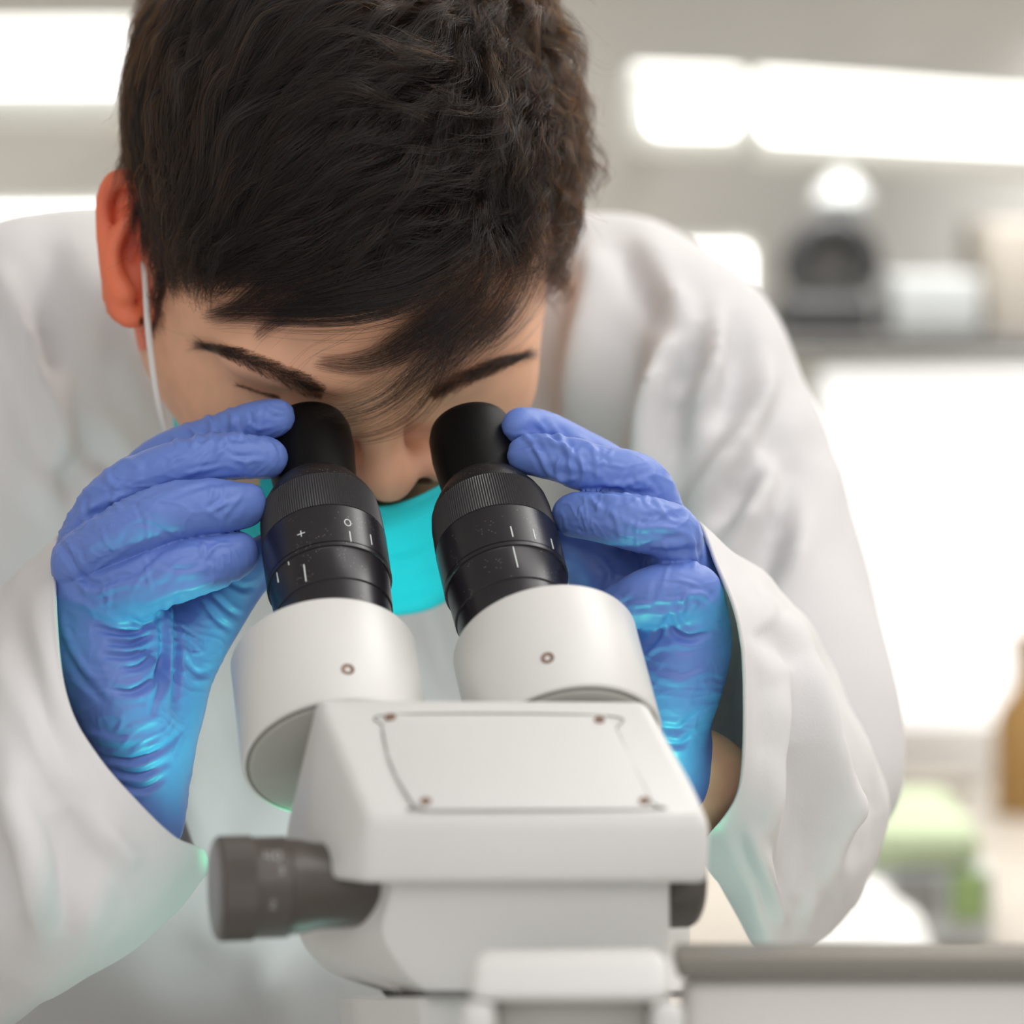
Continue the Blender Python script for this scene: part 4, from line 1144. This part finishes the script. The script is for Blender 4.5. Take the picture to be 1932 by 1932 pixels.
gr_fold = [
    ([(1010, 790), (1030, 820), (1060, 850)], .0008, 6), ([(985, 815), (1010, 845), (1030, 880)], .0008, 5), ([(1010, 830), (1060, 840), (1100, 880)], .0009, 6), ([(1040, 800), (1070, 850), (1080, 900)], .0009, 6),
    ([(1060, 860), (1050, 890), (1070, 915)], .0008, 5), ([(1090, 850), (1100, 890), (1095, 920)], .0008, 5), ([(960, 850), (1000, 838), (1030, 850)], -.0008, 5), ([(1120, 850), (1128, 890), (1120, 920)], .0005, 5), ([(1000, 800), (1050, 830), (1100, 840)], -.0006, 5),
    ([(1020, 870), (1045, 900), (1090, 905)], .0007, 5), ([(1100, 870), (1110, 905)], .0007, 5),
    ([(1090, 925), (1150, 927), (1230, 930)], -.0010, 6), ([(1110, 940), (1130, 955), (1125, 965)], .0006, 5), ([(1190, 1000), (1250, 995), (1300, 1010)], .0007, 6), ([(1180, 980), (1240, 975), (1300, 975)], -.0005, 7),
    ([(1220, 1040), (1270, 1045), (1315, 1035)], -.0016, 8), ([(1240, 1060), (1290, 1062)], -.0010, 7), ([(1300, 1000), (1308, 1040), (1312, 1075)], .0008, 6),
    ([(1262, 1158), (1270, 1190), (1300, 1205), (1345, 1190)], -.0014, 7), ([(1265, 1155), (1240, 1200), (1215, 1230)], -.0009, 6), ([(1285, 1130), (1320, 1120), (1345, 1140)], .0008, 6), ([(1230, 1160), (1262, 1157), (1300, 1150)], .0006, 6),
    ([(1210, 1240), (1250, 1220), (1300, 1215)], .0006, 7), ([(1230, 1270), (1280, 1285), (1330, 1270)], .0006, 8), ([(1240, 1370), (1280, 1375), (1310, 1350)], -.0009, 7), ([(1255, 1400), (1285, 1405), (1305, 1385)], -.0009, 6), ([(1120, 1040), (1150, 1080), (1140, 1110)], .0007, 7),
]
glove('glove', gr_f, gr_p, None, gr_fold, 60)

# ---------------------------------------------------------------- mask
nb, nl = 40, 60
MV = []
for i in range(nb):
    b = i / (nb - 1)
    for j in range(nl):
        a = j / (nl - 1) * 2 - 1
        l = a * 80
        top = -37 + 10 * (1 - math.cos(a * 1.5)) + 9 * a
        uu = top + (-118 - top) * b
        f = 110 - 10 * b - 78 * (abs(a) ** 2.3) - 5 * (1 - math.exp(-(a / .3) ** 2)) * (1 - b) ** 2
        f += 1.6 * (1 if math.sin(b * 16) > 0.3 else 0) + 1.2 * math.sin(a * 9 + b * 4)
        MV.append(HL(f, uu, l))
MV = np.array(MV); F = []
for i in range(nb - 1):
    for j in range(nl - 1):
        a = i * nl + j; F.append((a, a + 1, a + nl + 1, a + nl))
nrmM = -g_ * .0012
MV2 = np.concatenate([MV, MV + nrmM]); m_ = nb * nl
F2 = F + [tuple(x + m_ for x in f[::-1]) for f in F]
bd = [j for j in range(nl)] + [i * nl + nl - 1 for i in range(1, nb)] + [(nb - 1) * nl + j for j in range(nl - 2, -1, -1)] + [i * nl for i in range(nb - 2, 0, -1)]
for i in range(len(bd)):
    a, b = bd[i], bd[(i + 1) % len(bd)]; F2.append((a, b, b + m_, a + m_))
mk_ = mk('face_mask', toW(MV2), F2, M['mask'], person)
def loopline(pl, nm='ear_loop'):
    p = PP(pl); tube(nm, p, .0014, M['mask_loop'], mk_, n=10, npts=60)
loopline([(270, 490, 1.330), (274, 530, 1.322), (278, 600, 1.318), (284, 660, 1.318), (295, 740, 1.318), (312, 812, 1.322), (340, 880, 1.335), (380, 940, 1.345)])

# ---------------------------------------------------------------- coat
GC = Grid((-0.56, -0.62, 1.28), (0.50, 0.18, 1.86), .0042, pad=.02)
def cc(rows, k, n=0, op='+'): chainpx(GC, rows, k, op, n)
cc([(690, 700, 1.60, 290), (1150, 670, 1.56, 215), (1255, 700, 1.52, 190)], .05)
cc([(690, 700, 1.60, 290), (200, 660, 1.56, 210), (60, 700, 1.52, 215)], .05)
cc([(1250, 690, 1.52, 200), (1395, 1000, 1.48, 168), (1490, 1250, 1.44, 142), (1545, 1480, 1.42, 130)], .03, 10)
cc([(60, 700, 1.52, 215), (-100, 1050, 1.48, 190), (-220, 1500, 1.42, 150)], .03, 10)
cc([(60, 720, 1.55, 240), (260, 1250, 1.56, 260), (300, 1700, 1.56, 260)], .05)
cc([(690, 850, 1.62, 360), (690, 1500, 1.62, 350), (690, 2500, 1.66, 360)], .05)
cc([(100, 1500, 1.58, 240), (60, 2400, 1.60, 320)], .05)
GC.ell(P(690, 1600, 1.62), (.155, .30, .13), None, .05)
# opening for head and neck
GC.ell(P(690, 560, 1.43), (.085, .11, .13), None, .02, '-')
V, F = GC.mesh(); V = laplace(V, F, 1, .5); N = outN(V, F)
cf = [
    ([(1200, 560), (1170, 700), (1120, 850), (1090, 980)], -.010, 34), ([(1120, 470), (1110, 600), (1080, 760)], .006, 26), ([(1260, 540), (1290, 620), (1240, 720), (1220, 860), (1200, 980)], .010, 22),
    ([(1290, 600), (1280, 720), (1250, 850)], -.008, 26), ([(1350, 580), (1345, 680), (1310, 760), (1300, 790)], .011, 22), ([(1390, 620), (1400, 720), (1350, 800)], -.006, 24), ([(1440, 700), (1420, 800), (1350, 900), (1290, 960)], .010, 22),
    ([(1450, 780), (1420, 880), (1360, 980)], -.008, 26), ([(1430, 830), (1440, 920), (1400, 1010)], .008, 24), ([(1500, 850), (1480, 960), (1420, 1080), (1380, 1130)], -.009, 34), ([(1500, 880), (1500, 980), (1490, 1080)], .006, 24),
    ([(1160, 450), (1200, 520), (1230, 600)], -.006, 26), ([(1060, 560), (1040, 700), (1030, 850)], -.005, 30), ([(1080, 1000), (1180, 1020)], .004, 24),
    ([(0, 520), (60, 660), (90, 780), (108, 850)], .009, 20), ([(90, 450), (100, 560), (105, 700)], -.008, 28), ([(40, 480), (70, 580), (95, 680)], -.005, 24), ([(120, 600), (118, 750), (110, 860)], .006, 14),
    ([(180, 850), (140, 900), (120, 930)], -.006, 24), ([(60, 900), (110, 960)], .004, 24), ([(200, 520), (230, 640), (260, 780)], .005, 30), ([(150, 800), (190, 860), (230, 900)], -.006, 20),
    ([(400, 1350), (440, 1420), (480, 1520)], -.005, 26), ([(340, 1450), (370, 1520), (390, 1600)], .005, 26), ([(800, 1120), (830, 1200), (850, 1300)], -.006, 20), ([(740, 1180), (770, 1260)], .005, 18),
    ([(300, 1780), (400, 1860)], -.006, 50), ([(520, 1780), (500, 1900)], .006, 40),
]
D = 1.65 * folds(V, N, cf) + .003 * vnoise(V * np.array([14, 7, 14]), 71) + .0015 * vnoise(V * 30, 72)
V = V + N * D[:, None]
V = laplace(V, F, 4, .5)
coat = org_mesh('lab_coat', V, F, M['coat'], person)
def sleeve(rings, cuff_thick=.0016, foldset=(), seed=5, capend=True):
    V, F, n, nr = loft('x', [PP(r) for r in rings], None, None, n=140, cap0=False, cap1=capend, sub=26)
    F4 = np.array([f for f in F if len(f) == 4])
    N = vnormals(V, F4)
    cen = V.reshape(nr, n, 3).mean(1)[np.arange(len(V)) // n]
    if ((V - cen) * N).sum() < 0: N = -N
    D = folds(V, N, foldset) + .0022 * vnoise(V * np.array([28, 18, 28]), seed) + .001 * vnoise(V * 60, seed + 1)
    s = (np.arange(len(V)) // n) / nr
    D = D * np.clip(s * 5, .25, 1)
    V = V + N * D[:, None]
    # inner skin near the cuff gives the cloth its thickness, with a rolled rim
    m = len(V); nin = nr // 2
    Vi = V[:nin * n] - N[:nin * n] * cuff_thick
    F = list(F)
    for i in range(nin - 1):
        for j in range(n):
            k = (j + 1) % n; F.append((m + i * n + j, m + (i + 1) * n + j, m + (i + 1) * n + k, m + i * n + k))
    for j in range(n):
        k = (j + 1) % n; F.append((j, m + j, m + k, k))
    VV = np.concatenate([V, Vi])
    return mk('sleeve', toW(VV), F, M['coat'], coat, fix=True)
SR = [
    [(1318, 985, 1.285), (1362, 1080, 1.240), (1400, 1190, 1.218), (1408, 1350, 1.212), (1395, 1490, 1.217), (1345, 1565, 1.235), (1300, 1600, 1.28), (1270, 1500, 1.34), (1262, 1300, 1.36), (1275, 1100, 1.34)],
    [(1372, 1035, 1.30), (1415, 1125, 1.250), (1445, 1250, 1.230), (1450, 1400, 1.225), (1440, 1580, 1.232), (1395, 1660, 1.25), (1360, 1680, 1.30), (1340, 1540, 1.37), (1335, 1330, 1.39), (1345, 1130, 1.36)],
    [(1455, 1100, 1.33), (1480, 1180, 1.27), (1500, 1330, 1.25), (1505, 1480, 1.245), (1490, 1650, 1.255), (1460, 1780, 1.28), (1450, 1790, 1.33), (1440, 1560, 1.40), (1440, 1350, 1.42), (1440, 1180, 1.40)],
    [(1560, 1230, 1.38), (1590, 1300, 1.31), (1610, 1400, 1.28), (1615, 1520, 1.28), (1600, 1650, 1.29), (1570, 1740, 1.33), (1555, 1750, 1.38), (1545, 1600, 1.45), (1540, 1400, 1.46), (1545, 1290, 1.44)],
    [(1640, 1400, 1.42), (1660, 1440, 1.38), (1676, 1490, 1.36), (1678, 1540, 1.36), (1665, 1600, 1.37), (1650, 1630, 1.39), (1640, 1620, 1.42), (1635, 1560, 1.44), (1632, 1500, 1.45), (1634, 1440, 1.44)],
]
sf = [([(1430, 1110), (1470, 1250), (1470, 1400), (1440, 1560)], .006, 20), ([(1480, 1150), (1530, 1300), (1560, 1420), (1600, 1560)], .008, 26), ([(1500, 1400), (1520, 1550), (1500, 1700)], -.010, 36),
      ([(1600, 1480), (1560, 1620), (1520, 1740)], .007, 18), ([(1560, 1560), (1540, 1700)], -.006, 20), ([(1440, 1180), (1500, 1260)], -.005, 22), ([(1410, 1560), (1460, 1680), (1480, 1740)], .006, 14)]
sleeve(SR, foldset=sf, seed=81)
SL = [
    [(105, 1015, 1.285), (106, 1170, 1.222), (130, 1325, 1.190), (185, 1425, 1.183), (260, 1512, 1.183), (330, 1578, 1.188), (386, 1606, 1.20), (392, 1650, 1.225), (370, 1600, 1.30), (300, 1400, 1.35), (220, 1200, 1.35), (140, 1060, 1.335)],
    [(40, 1072, 1.30), (30, 1220, 1.225), (50, 1380, 1.18), (110, 1500, 1.172), (190, 1610, 1.172), (260, 1700, 1.18), (300, 1732, 1.20), (300, 1745, 1.24), (260, 1680, 1.32), (190, 1480, 1.37), (110, 1270, 1.37), (60, 1120, 1.35)],
    [(-60, 1160, 1.33), (-90, 1300, 1.24), (-60, 1450, 1.19), (0, 1600, 1.165), (60, 1740, 1.165), (110, 1820, 1.18), (140, 1848, 1.2), (150, 1845, 1.24), (120, 1750, 1.33), (40, 1550, 1.39), (-40, 1350, 1.41), (-60, 1220, 1.39)],
    [(-290, 1340, 1.40), (-320, 1480, 1.33), (-300, 1600, 1.29), (-260, 1740, 1.27), (-200, 1870, 1.27), (-150, 1960, 1.28), (-120, 2000, 1.3), (-120, 2000, 1.34), (-150, 1900, 1.42), (-220, 1720, 1.46), (-280, 1530, 1.48), (-290, 1400, 1.47)],
]
sfl = [([(20, 1150), (70, 1300), (130, 1420)], -.004, 26), ([(0, 1480), (60, 1620), (80, 1760)], .006, 30), ([(120, 1520), (140, 1650), (110, 1780)], -.006, 30), ([(200, 1560), (260, 1640)], .003, 24), ([(0, 1620), (30, 1740)], -.006, 26)]
sleeve(SL, foldset=sfl, seed=91, capend=True)
